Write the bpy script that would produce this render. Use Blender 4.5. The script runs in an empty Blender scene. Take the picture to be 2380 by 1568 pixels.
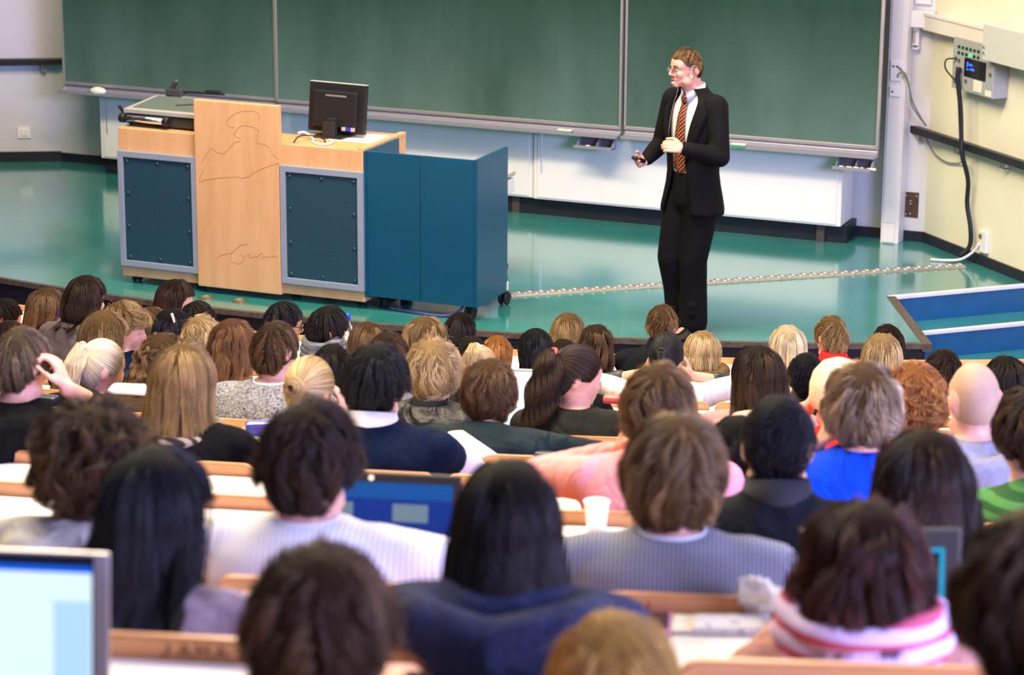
import bpy, bmesh, math, random
import numpy as np
from mathutils import Vector, Matrix

random.seed(7); rng = np.random.default_rng(11)
PI = math.pi
scene = bpy.context.scene
COL = scene.collection

# ---------------------------------------------------------------- camera
F, TH, RHO, PSI, H = 5888.0, 0.26392, 0.00612, 0.39538, 4.2
IW, IH = 2380, 1568
fw = np.array([-math.sin(PSI) * math.cos(TH), math.cos(PSI) * math.cos(TH), -math.sin(TH)])
r0 = np.array([math.cos(PSI), math.sin(PSI), 0.0]); u0 = np.cross(r0, fw)
rt = r0 * math.cos(RHO) + u0 * math.sin(RHO); up = -r0 * math.sin(RHO) + u0 * math.cos(RHO)
cam_d = bpy.data.cameras.new('camera'); cam = bpy.data.objects.new('camera', cam_d); COL.objects.link(cam)
m3 = Matrix((rt, up, -fw)).transposed()
cam.matrix_world = Matrix.Translation((0, 0, H)) @ m3.to_4x4()
cam_d.sensor_width = 36.0; cam_d.lens = F * 36.0 / IW; cam_d.clip_start = 0.05; cam_d.clip_end = 200
cam_d.dof.use_dof = True; cam_d.dof.focus_distance = 12.5; cam_d.dof.aperture_fstop = 4.4
scene.camera = cam

# ---------------------------------------------------------------- world, lights, exposure
scene.view_settings.view_transform = 'Standard'; scene.view_settings.look = 'None'
scene.view_settings.exposure = 0.0; scene.view_settings.gamma = 1.0
scene.view_settings.use_curve_mapping = False
w = bpy.data.worlds.new('world'); scene.world = w; w.use_nodes = True
w.node_tree.nodes['Background'].inputs[0].default_value = (0.62, 0.72, 1.0, 1)
w.node_tree.nodes['Background'].inputs[1].default_value = 0.07
scene.cycles.max_bounces = 6; scene.cycles.diffuse_bounces = 3; scene.cycles.glossy_bounces = 3
scene.cycles.transmission_bounces = 4; scene.cycles.transparent_max_bounces = 6
scene.cycles.use_denoising = True; scene.cycles.sample_clamp_indirect = 4.0
scene.cycles.caustics_reflective = False; scene.cycles.caustics_refractive = False


def area(name, loc, target, sx, sy, power, color):
    d = bpy.data.lights.new(name, 'AREA'); d.shape = 'RECTANGLE'; d.size = sx; d.size_y = sy
    d.energy = power; d.color = color
    o = bpy.data.objects.new(name, d); COL.objects.link(o); o.location = loc
    o.rotation_euler = (Vector(target) - Vector(loc)).to_track_quat('-Z', 'Y').to_euler()
    return o


WARM = (1.0, 0.83, 0.57); COOL = (0.46, 0.48, 1.0)
area('ceiling_light_stage', (-7.4, 13.0, 5.6), (-7.0, 16.6, 0.0), 6.5, 0.6, 560, WARM)
area('ceiling_light_hall', (-5.6, 12.0, 6.2), (-4.0, 10.6, 0.5), 6.0, 0.9, 600, WARM)
area('ceiling_light_rear', (-4.2, 7.4, 6.4), (-2.4, 5.6, 2.0), 5.0, 0.9, 800, WARM)
area('window_daylight', (8.0, 3.6, 4.6), (-5.5, 12.0, 0.6), 7.0, 3.0, 3500, COOL)
area('window_daylight_rear', (4.6, -1.0, 5.6), (-2.5, 5.0, 1.6), 3.0, 1.5, 260, COOL)


# ---------------------------------------------------------------- helpers
def ray(x, y):
    return fw + rt * ((x - IW / 2) / F) - up * ((y - IH / 2) / F)


class MB:
    """collects shapes, links them as ONE mesh object"""
    def __init__(s): s.v = []; s.f = []

    def add(s, verts, faces, M=None):
        n = len(s.v)
        if M is not None: verts = [tuple(M @ Vector(p)) for p in verts]
        s.v += [tuple(p) for p in verts]; s.f += [tuple(i + n for i in fc) for fc in faces]
        return s

    def box(s, x0, x1, y0, y1, z0, z1, M=None):
        v = [(x0, y0, z0), (x1, y0, z0), (x1, y1, z0), (x0, y1, z0), (x0, y0, z1), (x1, y0, z1), (x1, y1, z1), (x0, y1, z1)]
        return s.add(v, [(0, 3, 2, 1), (4, 5, 6, 7), (0, 1, 5, 4), (1, 2, 6, 5), (2, 3, 7, 6), (3, 0, 4, 7)], M)

    def rbox(s, x0, x1, y0, y1, z0, z1, r=0.01, M=None):
        """box with chamfered edges"""
        r = min(r, (x1 - x0) / 2.01, (y1 - y0) / 2.01, (z1 - z0) / 2.01)
        bm = bmesh.new(); bmesh.ops.create_cube(bm, size=1)
        for v in bm.verts:
            v.co = Vector(((x0 + x1) / 2 + v.co.x * (x1 - x0), (y0 + y1) / 2 + v.co.y * (y1 - y0), (z0 + z1) / 2 + v.co.z * (z1 - z0)))
        bmesh.ops.bevel(bm, geom=list(bm.edges), offset=r, segments=2, profile=0.6, affect='EDGES')
        bm.verts.index_update()
        s.add([v.co.copy() for v in bm.verts], [[v.index for v in f.verts] for f in bm.faces], M); bm.free()
        return s

    def prism(s, poly, z0, z1, M=None):
        n = len(poly)
        v = [(p[0], p[1], z0) for p in poly] + [(p[0], p[1], z1) for p in poly]
        f = [tuple(range(n - 1, -1, -1)), tuple(range(n, 2 * n))] + [(i, (i + 1) % n, n + (i + 1) % n, n + i) for i in range(n)]
        return s.add(v, f, M)

    def tube(s, pts, r, n=8, M=None, cap=True):
        """round tube through points; r a number or one per point"""
        P = [np.array(p, float) for p in pts]; k = len(P)
        R = [r] * k if np.isscalar(r) else list(r)
        v = []; ref = None
        for i in range(k):
            t = P[min(i + 1, k - 1)] - P[max(i - 1, 0)]; t /= (np.linalg.norm(t) + 1e-12)
            if ref is None:
                ref = np.array([0, 0, 1.0]) if abs(t[2]) < .9 else np.array([1.0, 0, 0])
            a = np.cross(t, ref); a /= (np.linalg.norm(a) + 1e-12); b = np.cross(t, a); ref = np.cross(a, t)
            for j in range(n):
                q = 2 * PI * j / n
                v.append(P[i] + R[i] * (math.cos(q) * a + math.sin(q) * b))
        f = [(i * n + j, i * n + (j + 1) % n, (i + 1) * n + (j + 1) % n, (i + 1) * n + j) for i in range(k - 1) for j in range(n)]
        if cap: f += [tuple(range(n - 1, -1, -1)), tuple(range((k - 1) * n, k * n))]
        return s.add(v, f, M)

    def cap(s, a, b, ra, rb, n=10, rings=4, M=None):
        """tapered capsule"""
        a = np.array(a, float); b = np.array(b, float); d = b - a; L = np.linalg.norm(d); d = d / (L + 1e-9)
        pts = []; rad = []
        for i in range(rings):
            q = PI / 2 * (1 - i / rings) ; pts.append(a - d * ra * math.sin(q)); rad.append(max(ra * math.cos(q), ra * .08))
        pts.append(a); rad.append(ra); pts.append(b); rad.append(rb)
        for i in range(1, rings + 1):
            q = PI / 2 * i / rings; pts.append(b + d * rb * math.sin(q)); rad.append(max(rb * math.cos(q), rb * .08))
        return s.tube(pts, rad, n, M)

    def chain(s, pts, rad, n=10):
        for i in range(len(pts) - 1): s.cap(pts[i], pts[i + 1], rad[i], rad[i + 1], n)
        return s

    def ell(s, c, rx, ry, rz, M=None, nu=16, nv=10):
        v = [(c[0], c[1], c[2] - rz)]
        for i in range(1, nv):
            q = -PI / 2 + PI * i / nv
            for j in range(nu):
                t = 2 * PI * j / nu
                v.append((c[0] + rx * math.cos(q) * math.cos(t), c[1] + ry * math.cos(q) * math.sin(t), c[2] + rz * math.sin(q)))
        v.append((c[0], c[1], c[2] + rz)); top = len(v) - 1
        f = [(0, 1 + (j + 1) % nu, 1 + j) for j in range(nu)]
        for i in range(nv - 2):
            for j in range(nu):
                a0 = 1 + i * nu; f.append((a0 + j, a0 + (j + 1) % nu, a0 + nu + (j + 1) % nu, a0 + nu + j))
        a0 = 1 + (nv - 2) * nu
        f += [(a0 + j, a0 + (j + 1) % nu, top) for j in range(nu)]
        return s.add(v, f, M)

    def loft(s, rings, M=None, cap=True):
        """rings: equal-length lists of points"""
        n = len(rings[0]); v = [p for r_ in rings for p in r_]
        f = [(i * n + j, i * n + (j + 1) % n, (i + 1) * n + (j + 1) % n, (i + 1) * n + j) for i in range(len(rings) - 1) for j in range(n)]
        if cap: f += [tuple(range(n - 1, -1, -1)), tuple(range((len(rings) - 1) * n, len(rings) * n))]
        return s.add(v, f, M)

    def lathe(s, prof, M=None, n=16):
        rings = [[(r_ * math.cos(2 * PI * j / n), r_ * math.sin(2 * PI * j / n), z) for j in range(n)] for r_, z in prof]
        return s.loft(rings, M)

    def grid(s, P, M=None, close=False):
        """P[i][j] surface"""
        a, b = len(P), len(P[0]); v = [p for row in P for p in row]
        f = [(i * b + j, i * b + (j + 1) % b, (i + 1) * b + (j + 1) % b, (i + 1) * b + j) for i in range(a - 1) for j in range(b if close else b - 1)]
        return s.add(v, f, M)

    def mesh(s, name):
        me = bpy.data.meshes.new(name); me.from_pydata([tuple(map(float, p)) for p in s.v], [], s.f); me.update()
        return me

    def build(s, name, m=None, parent=None, smooth=False, bevel=0, solid=0):
        me = s.mesh(name)
        bm = bmesh.new(); bm.from_mesh(me); bmesh.ops.recalc_face_normals(bm, faces=bm.faces); bm.to_mesh(me); bm.free()
        o = link(name, me, m, parent)
        if smooth: shade(me)
        if solid:
            md = o.modifiers.new('solidify', 'SOLIDIFY'); md.thickness = solid; md.offset = 0
        if bevel:
            md = o.modifiers.new('bevel', 'BEVEL'); md.width = bevel; md.segments = 2; md.limit_method = 'ANGLE'
        return o


def shade(me, ang=None):
    me.polygons.foreach_set('use_smooth', [True] * len(me.polygons))


def link(name, me, m=None, parent=None):
    o = bpy.data.objects.new(name, me); COL.objects.link(o)
    if m is not None:
        if hasattr(me, 'materials'):
            if len(me.materials) == 0: me.materials.append(m)
            elif me.materials[0] is not m:
                o.material_slots[0].link = 'OBJECT'; o.material_slots[0].material = m
    if parent is not None: o.parent = parent
    return o


def thing(name, label, cat, loc=(0, 0, 0), rz=0, group=None):
    o = bpy.data.objects.new(name, None); COL.objects.link(o)
    o.location = loc; o.rotation_euler = (0, 0, rz); o.empty_display_size = 0.05
    tag(o, label, cat, group); return o


def tag(o, label, cat, group=None):
    o['label'] = label; o['category'] = cat
    if group: o['group'] = group
    return o


def struct(o, label=None):
    o['kind'] = 'structure'
    if label: o['label'] = label
    return o


# ---------------------------------------------------------------- materials
MATS = {}


def nodes(name):
    m = bpy.data.materials.new(name); m.use_nodes = True
    nt = m.node_tree; b = nt.nodes['Principled BSDF']
    return m, nt, b


def N(nt, t, **kw):
    n = nt.nodes.new(t)
    for k, v in kw.items():
        if k in n.inputs: n.inputs[k].default_value = v
        else: setattr(n, k, v)
    return n


def mat(name, col, rough=0.5, spec=0.5, metal=0.0, var=0.0, scale=8.0, bump=0.0, bscale=60.0, stretch=(1, 1, 1), emit=None, es=1.0, col2=None, coat=0, sheen=0, trans=0, fold=0.0):
    if name in MATS: return MATS[name]
    m, nt, b = nodes(name)
    b.inputs['Base Color'].default_value = (*col, 1); b.inputs['Roughness'].default_value = rough
    b.inputs['Specular IOR Level'].default_value = spec; b.inputs['Metallic'].default_value = metal
    b.inputs['Coat Weight'].default_value = coat; b.inputs['Sheen Weight'].default_value = sheen
    b.inputs['Transmission Weight'].default_value = trans
    if var or bump or fold:
        tc = N(nt, 'ShaderNodeTexCoord'); mp = N(nt, 'ShaderNodeMapping'); mp.inputs['Scale'].default_value = stretch
        nt.links.new(tc.outputs['Object'], mp.inputs['Vector'])
    if var:
        nz = N(nt, 'ShaderNodeTexNoise', Scale=scale, Detail=6.0, Roughness=0.6); nt.links.new(mp.outputs[0], nz.inputs['Vector'])
        cr = N(nt, 'ShaderNodeValToRGB'); c2 = col2 or tuple(max(0, c * (1 - var)) for c in col)
        c1 = col if col2 else tuple(min(1, c * (1 + var * .6)) for c in col)
        cr.color_ramp.elements[0].position = .3; cr.color_ramp.elements[1].position = .7
        cr.color_ramp.elements[0].color = (*c2, 1); cr.color_ramp.elements[1].color = (*c1, 1)
        nt.links.new(nz.outputs['Fac'], cr.inputs[0]); nt.links.new(cr.outputs[0], b.inputs['Base Color'])
    if bump:
        nb = N(nt, 'ShaderNodeTexNoise', Scale=bscale, Detail=4.0); nt.links.new(mp.outputs[0], nb.inputs['Vector'])
        bp = N(nt, 'ShaderNodeBump', Strength=bump, Distance=0.01); nt.links.new(nb.outputs['Fac'], bp.inputs['Height'])
        nt.links.new(bp.outputs[0], b.inputs['Normal'])
    if fold:                                                   # soft creases of hanging cloth
        mf = N(nt, 'ShaderNodeMapping'); mf.inputs['Scale'].default_value = (1.0, 1.0, .45); mf.inputs['Rotation'].default_value = (.2, .5, .3); nt.links.new(tc.outputs['Object'], mf.inputs[0])
        nf = N(nt, 'ShaderNodeTexNoise', Scale=7.0, Detail=2.0, Distortion=1.6); nt.links.new(mf.outputs[0], nf.inputs['Vector'])
        bf = N(nt, 'ShaderNodeBump', Strength=fold, Distance=0.05); nt.links.new(nf.outputs['Fac'], bf.inputs['Height'])
        if bump: nt.links.new(bf.outputs[0], bp.inputs['Normal'])
        else: nt.links.new(bf.outputs[0], b.inputs['Normal'])
    if emit:
        b.inputs['Emission Color'].default_value = (*emit, 1); b.inputs['Emission Strength'].default_value = es
    MATS[name] = m
    return m


def striped(name, c1, c2, freq, axis='X', rough=.8, duty=.5, bump=.2):
    """woven stripes across a garment"""
    if name in MATS: return MATS[name]
    m, nt, b = nodes(name); b.inputs['Roughness'].default_value = rough; b.inputs['Specular IOR Level'].default_value = .2
    tc = N(nt, 'ShaderNodeTexCoord'); wv = N(nt, 'ShaderNodeTexWave', Scale=freq, Distortion=.6, Detail=1.0)
    wv.bands_direction = axis; nt.links.new(tc.outputs['Object'], wv.inputs['Vector'])
    wv.inputs['Detail Scale'].default_value = .5
    cr = N(nt, 'ShaderNodeValToRGB'); e = cr.color_ramp.elements
    e[0].position = duty - .12; e[1].position = duty + .12; e[0].color = (*c1, 1); e[1].color = (*c2, 1)
    nt.links.new(wv.outputs['Fac'], cr.inputs[0]); nt.links.new(cr.outputs[0], b.inputs['Base Color'])
    MATS[name] = m
    return m


WHITE_WALL = mat('wall_paint_white', (.68, .655, .63), .7, .3, var=.05, scale=3, bump=.05, bscale=120)
CREAM_WALL = mat('wall_paint_cream', (.78, .75, .58), .6, .3, var=.06, scale=2, bump=.05, bscale=120)
BASEB = mat('baseboard_dark', (.012, .014, .022), .45, .4, var=.2)
WHITE_PANEL = mat('panel_white_lacquer', (.80, .78, .76), .35, .4, var=.02, scale=4)
ALU = mat('aluminium', (.62, .60, .58), .38, .5, metal=.75, var=.06, scale=20)
ALU_TRAY = mat('aluminium_tray', (.40, .40, .47), .4, .5, metal=.5, var=.05, scale=20)
BLACK = mat('black_plastic', (.012, .012, .014), .42, .4, bump=.05, bscale=300)
RUBBER = mat('black_rubber', (.01, .01, .012), .7, .3)
STEEL = mat('brushed_steel', (.6, .6, .6), .28, .5, metal=1, var=.1, scale=30)
CHROME = mat('chrome', (.85, .85, .85), .08, .5, metal=1)
DUCT = mat('duct_plastic_ivory', (.74, .70, .65), .4, .4, var=.03)
PLASTIC_W = mat('white_plastic', (.78, .76, .72), .35, .4)
GREYBOX = mat('grey_enamel', (.36, .38, .38), .45, .4, var=.04)
WHITE_DESK = mat('desk_white_laminate', (.86, .84, .82), .3, .4, var=.02, scale=3)
PAPER = mat('paper_white', (.88, .87, .86), .8, .1)

# ---------------------------------------------------------------- room shell
WY = 18.1                                  # back wall plane
CXR, CXL = -4.25, -11.72                   # where the diagonal walls start
STAGE_Z = -0.57
CEN = np.array([-8.05, 24.6]); RCAM = float(np.hypot(*CEN)); REDGE = 10.78; ECEN = np.array([-8.16, 25.0])
S2 = math.sqrt(.5)
MR = Matrix.Translation((CXR, WY, 0)) @ Matrix.Rotation(-PI / 4, 4, 'Z')      # right wall frame: x along wall, -y into the room
LA = math.atan2(17.84 - 18.1, -12.203 + 11.72)
ML = Matrix.Translation((CXL, WY, 0)) @ Matrix.Rotation(LA + PI, 4, 'Z')     # left wall frame: -x along wall, -y into the room


def floor_mat():
    m, nt, b = nodes('linoleum_teal')
    tc = N(nt, 'ShaderNodeTexCoord')
    n1 = N(nt, 'ShaderNodeTexNoise', Scale=1.3, Detail=5.0); n2 = N(nt, 'ShaderNodeTexNoise', Scale=60.0, Detail=4.0)
    nt.links.new(tc.outputs['Object'], n1.inputs[0]); nt.links.new(tc.outputs['Object'], n2.inputs[0])
    ad = N(nt, 'ShaderNodeMath', operation='ADD'); nt.links.new(n1.outputs['Fac'], ad.inputs[0])
    mu = N(nt, 'ShaderNodeMath', operation='MULTIPLY'); mu.inputs[1].default_value = .5
    nt.links.new(n2.outputs['Fac'], mu.inputs[0]); nt.links.new(mu.outputs[0], ad.inputs[1])
    cr = N(nt, 'ShaderNodeValToRGB'); e = cr.color_ramp.elements
    e[0].position = .5; e[1].position = 1.0; e[0].color = (.016, .185, .185, 1); e[1].color = (.040, .265, .250, 1)
    nt.links.new(ad.outputs[0], cr.inputs[0]); nt.links.new(cr.outputs[0], b.inputs['Base Color'])
    mr = N(nt, 'ShaderNodeMapRange'); mr.inputs['From Min'].default_value = .3; mr.inputs['From Max'].default_value = .7
    mr.inputs['To Min'].default_value = .16; mr.inputs['To Max'].default_value = .24
    nt.links.new(n1.outputs['Fac'], mr.inputs[0]); nt.links.new(mr.outputs[0], b.inputs['Roughness'])
    b.inputs['Specular IOR Level'].default_value = .8
    b.inputs['Coat Weight'].default_value = .9; b.inputs['Coat Roughness'].default_value = .09; b.inputs['Coat IOR'].default_value = 1.6
    n3 = N(nt, 'ShaderNodeTexNoise', Scale=7.0, Detail=2.0); nt.links.new(tc.outputs['Object'], n3.inputs[0])
    bp = N(nt, 'ShaderNodeBump', Strength=.06, Distance=.01); nt.links.new(n3.outputs['Fac'], bp.inputs['Height']); nt.links.new(bp.outputs[0], b.inputs['Normal'])
    return m


LINO = floor_mat()
RISER_BLUE = mat('stair_riser_blue', (.004, .085, .24), .4, .4, var=.15, scale=6)
STAGE_FRONT = mat('stage_front_dark', (.012, .012, .018), .5, .4, var=.3, scale=5)
NOSE = mat('nosing_white', (.72, .70, .68), .5, .4, var=.08)
TRIM_BROWN = mat('edge_trim_worn', (.10, .075, .06), .6, .3, var=.45, scale=25)
AUD_FLOOR = mat('auditorium_floor_grey', (.10, .11, .11), .6, .3, var=.2)

b = MB(); b.box(CXL - .05, CXR + .05, WY, WY + .2, STAGE_Z, 6.6); struct(b.build('wall_back', WHITE_WALL), 'white back wall behind the blackboards')
b = MB(); b.box(0, 17.0, 0, .2, STAGE_Z - .4, 6.6, MR); wr = struct(b.build('wall_right', CREAM_WALL), 'cream diagonal wall with handrail and control panel')
b = MB(); b.box(-9.0, 0, 0, .2, STAGE_Z - .4, 6.6, ML); struct(b.build('wall_left', mat('wall_white_cool_light', (.60, .575, .62), .7, .3, var=.05, scale=3, bump=.05, bscale=120)), 'white diagonal wall beside the blackboards')  # white paint tinted lilac to imitate the cool daylight on this wall
b = MB(); b.box(-22, 12, -6, 24, 6.6, 6.8); struct(b.build('ceiling', mat('ceiling_paint', (.7, .7, .68), .9, .1)), 'white ceiling')

# stage floor with a curved front edge and a cut for the stairs
arc = []
for i in range(41):
    x = -14.7 + (-3.543 + 14.7) * i / 40
    arc.append((x, ECEN[1] - math.sqrt(REDGE ** 2 - (x - ECEN[0]) ** 2)))
p_end = (arc[-1][0], arc[-1][1]); p_cut = (-4.06, 16.36); p_wall = (-3.25, 17.12)
poly = arc + [p_cut, p_wall, (CXR, WY), (CXL, WY), (-14.75, 16.47)]
b = MB(); b.prism(poly, -.03, 0.0); struct(b.build('floor', LINO), 'teal linoleum stage floor')
b = MB()
for i in range(40):
    (xa, ya), (xb, yb) = arc[i], arc[i + 1]
    b.add([(xa, ya + .02, STAGE_Z), (xb, yb + .02, STAGE_Z), (xb, yb + .02, -.03), (xa, ya + .02, -.03)], [(0, 1, 2, 3)])
b.add([(p_end[0] - .02, p_end[1] + .02, STAGE_Z), (p_cut[0] - .02, p_cut[1], STAGE_Z), (p_cut[0] - .02, p_cut[1], -.03), (p_end[0] - .02, p_end[1] + .02, -.03)], [(0, 1, 2, 3)])
struct(b.build('trim_1', STAGE_FRONT), 'dark front face of the stage')
b = MB()
for i in range(40):
    (xa, ya), (xb, yb) = arc[i], arc[i + 1]
    b.box(0, math.hypot(xb - xa, yb - ya), -.006, .03, -.032, .003, Matrix.Translation((xa, ya, 0)) @ Matrix.Rotation(math.atan2(yb - ya, xb - xa), 4, 'Z'))
struct(b.build('trim_2', TRIM_BROWN), 'worn brown edge strip along the curved stage front')
dx, dy = p_cut[0] - p_end[0], p_cut[1] - p_end[1]; L = math.hypot(dx, dy)
b = MB(); b.rbox(-.01, L, -.045, .015, -.05, .005, .004, Matrix.Translation((*p_end, 0)) @ Matrix.Rotation(math.atan2(dy, dx), 4, 'Z'))
struct(b.build('trim_3', TRIM_BROWN), 'worn edge strip beside the stairs')

# stairs: treads run across, going down along the right wall
ang = math.atan2(p_wall[1] - p_cut[1], p_wall[0] - p_cut[0]); SL = math.hypot(p_wall[0] - p_cut[0], p_wall[1] - p_cut[1])
MS = Matrix.Translation((*p_cut, 0)) @ Matrix.Rotation(ang, 4, 'Z')          # x along the nosing, -y down the stairs
st = bpy.data.objects.new('stairs', None); COL.objects.link(st); struct(st, 'blue stairs with white nosings from the stage down to the hall')
for i in range(3):
    z = -.19 * i; y = -.27 * i; xl = .02 + .30 * i if i else 0.0
    b = MB(); b.box(xl - .5 * (i > 0), SL + .02, y - .004, y + .02, z - .19, z - .012, MS); b.build('riser', RISER_BLUE, st)
    b = MB(); b.rbox(xl - .5 * (i > 0), SL + .02, y - .012, y + .022, z - .022, z + .004, .004, MS); b.build('nosing', NOSE, st)
    if i < 2:
        b = MB(); b.box(xl - .5, SL + .02, y - .27, y, z - .21, z - .19, MS); b.build('tread', LINO, st)

# baseboards
b = MB(); b.box(CXL, CXR, WY - .018, WY, 0, .075); struct(b.build('baseboard_back', BASEB))
b = MB(); b.box(0, 1.45, -.018, 0, 0, .075, MR); struct(b.build('baseboard_right', BASEB))
b = MB(); b.box(-3, 0, -.018, 0, 0, .085, ML); struct(b.build('baseboard_left', BASEB))

# ---------------------------------------------------------------- blackboards
def board_mat():
    m, nt, b = nodes('blackboard_green'); b.inputs['Roughness'].default_value = .42; b.inputs['Specular IOR Level'].default_value = .35
    tc = N(nt, 'ShaderNodeTexCoord')
    mp = N(nt, 'ShaderNodeMapping'); mp.inputs['Scale'].default_value = (1.0, 1.0, .35); nt.links.new(tc.outputs['Object'], mp.inputs[0])
    n1 = N(nt, 'ShaderNodeTexNoise', Scale=1.6, Detail=4.0, Roughness=.55); nt.links.new(mp.outputs[0], n1.inputs[0])
    mp2 = N(nt, 'ShaderNodeMapping'); mp2.inputs['Scale'].default_value = (6.0, 6.0, .7); mp2.inputs['Rotation'].default_value = (0, .25, 0); nt.links.new(tc.outputs['Object'], mp2.inputs[0])
    n2 = N(nt, 'ShaderNodeTexNoise', Scale=2.2, Detail=6.0, Roughness=.7); nt.links.new(mp2.outputs[0], n2.inputs[0])
    sx = N(nt, 'ShaderNodeSeparateXYZ'); nt.links.new(tc.outputs['Object'], sx.inputs[0])
    mr = N(nt, 'ShaderNodeMapRange'); mr.inputs['From Min'].default_value = .78; mr.inputs['From Max'].default_value = 1.75; mr.inputs['To Min'].default_value = 1.0; mr.inputs['To Max'].default_value = .12
    nt.links.new(sx.outputs['Z'], mr.inputs[0])                             # chalk dust wiped down towards the tray
    ml = N(nt, 'ShaderNodeMath', operation='MULTIPLY'); nt.links.new(n1.outputs['Fac'], ml.inputs[0]); nt.links.new(mr.outputs[0], ml.inputs[1])
    ml2 = N(nt, 'ShaderNodeMath', operation='MULTIPLY'); nt.links.new(n2.outputs['Fac'], ml2.inputs[0]); ml2.inputs[1].default_value = .12
    ad = N(nt, 'ShaderNodeMath', operation='ADD'); nt.links.new(ml.outputs[0], ad.inputs[0]); nt.links.new(ml2.outputs[0], ad.inputs[1])
    cr = N(nt, 'ShaderNodeValToRGB'); e = cr.color_ramp.elements
    e[0].position = .1; e[1].position = .85; e[0].color = (.013, .046, .032, 1); e[1].color = (.120, .20, .175, 1)
    nt.links.new(ad.outputs[0], cr.inputs[0]); nt.links.new(cr.outputs[0], b.inputs['Base Color'])
    return m


BOARD = board_mat()
BTOP = 2.75
for nm, x0, x1, y, lab in (('blackboard', -11.345, -9.375, 17.60, 'green blackboard panel at the left, partly behind the wooden lectern'),
                           ('blackboard', -9.36, -6.46, 17.57, 'wide green middle blackboard panel behind the computer monitor'),
                           ('blackboard', -6.445, -4.50, 17.60, 'green blackboard panel at the right, behind the man in the suit')):
    t = thing(nm, lab, 'blackboard', group='green sliding blackboards')
    zb = .775
    b = MB(); b.box(x0 + .012, x1 - .012, y, y + .03, zb + .01, BTOP - .01); b.build('writing_surface', BOARD, t)
    b = MB(); b.rbox(x0, x1, y - .014, y + .04, zb - .012, zb + .012, .004); b.build('bottom_rail', ALU, t)
    b = MB(); b.rbox(x0, x1, y - .014, y + .04, BTOP - .014, BTOP + .01, .004); b.build('top_rail', ALU, t)
    for xa in (x0, x1 - .016):
        b = MB(); b.rbox(xa, xa + .016, y - .014, y + .04, zb, BTOP, .004); b.build('side_rail', ALU, t)
    # chalk tray: back plate and a rounded lip
    prof = [(.035, -.012), (.03, -.012), (.0, -.02), (-.05, -.045), (-.10, -.062), (-.118, -.058), (-.12, -.070), (-.105, -.082), (-.05, -.075), (.035, -.05)]
    prof = [(.04, .0), (.012, -.004), (.004, -.03), (-.02, -.052), (-.075, -.06), (-.085, -.05), (-.095, -.05), (-.095, -.075), (-.08, -.082), (.04, -.082)]
    r = [[(xx, y + p[0], zb - .012 + p[1] * .78) for p in prof] for xx in (x0 + .004, x1 - .004)]
    b = MB(); b.loft(r); b.build('chalk_tray', ALU_TRAY, t)

# hanging chalk boxes under the trays
for x0, x1, y, lab, chalks in ((-6.80, -6.50, 17.52, 'small metal chalk box hanging under the middle blackboard tray', 1), (-4.80, -4.52, 17.54, 'small metal chalk box with chalk under the right blackboard tray', 5)):
    t = thing('chalk_box', lab, 'chalk box', group='chalk boxes under the trays')
    zt = .68; zb = .615
    xm = x0 + (x1 - x0) * .58
    b = MB(); b.box(x0, x1, y - .05, y + .06, zb, zb + .006); b.box(x0, x1, y - .054, y - .05, zb, zb + .022); b.build('tray', ALU_TRAY, t)
    b = MB(); b.box(x0 + .02, x1, y + .055, y + .06, zb, zt + .01); b.build('back_plate', mat('box_dark_steel', (.10, .10, .13), .5, .4), t)
    for xx in (x0 + .02, xm, x1 - .004):
        b = MB(); b.add([(xx, y - .05, zb), (xx, y + .06, zb), (xx, y + .06, zt), (xx, y + .01, zt), (xx + .004, y - .05, zb), (xx + .004, y + .06, zb), (xx + .004, y + .06, zt), (xx + .004, y + .01, zt)], [(0, 1, 2, 3), (7, 6, 5, 4), (0, 4, 5, 1), (1, 5, 6, 2), (2, 6, 7, 3), (3, 7, 4, 0)])
        b.build('divider', ALU_TRAY, t)
    for i in range(chalks):
        xx = x0 + .045 + i * (.21 / max(1, chalks - 1) if chalks > 1 else 0) + (.05 if chalks == 1 else 0)
        q = MB(); ln = (.03, .04, .04, .02, .062)[i % 5]
        q.tube([(xx, y - .035, zb + .016), (xx + ln, y - .032, zb + .016)], .009, 8)
        tag(q.build('chalk', mat('chalk_cream', (.85, .80, .58), .9, .1)), (('short chalk stick at the left end of the chalk box', 'chalk stick left of the middle in the chalk box', 'chalk stick at the middle divider of the chalk box', 'tiny stub of chalk right of the chalk box divider', 'longest chalk stick, at the right end of the chalk box')[i] + ' under the right blackboard' if chalks > 1 else 'stick of pale chalk lying in the chalk box under the middle blackboard'), 'chalk', 'chalk sticks in the right chalk box' if chalks > 1 else None)

# sponge, erasers on the trays
q = MB(); q.ell((-10.98, 17.535, .738), .075, .04, .035)
tag(q.build('board_sponge', mat('sponge_white', (.82, .80, .74), .95, .1, bump=.6, bscale=40), smooth=True), 'white rounded sponge on the left blackboard tray', 'sponge')
for x, lab, hue in ((-9.60, 'pale grey board eraser on the left tray beside the lectern', (.50, .52, .50)), (-6.89, 'green and white board eraser on the middle blackboard tray', (.05, .30, .14)), (-5.52, 'green and white board eraser on the tray right of the man', (.05, .30, .14))):
    t = thing('board_eraser', lab, 'eraser', (x, 17.52, .706), group='board erasers on the trays')
    q = MB(); q.rbox(-.055, .055, -.02, .022, 0, .022, .004); q.build('felt', mat('felt_%d' % int(hue[0] * 100), hue, .9, .1), t)
    q = MB(); q.rbox(-.058, .058, -.022, .024, .022, .034, .004); q.build('back', mat('eraser_back', (.75, .72, .68), .5, .3), t)

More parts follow.
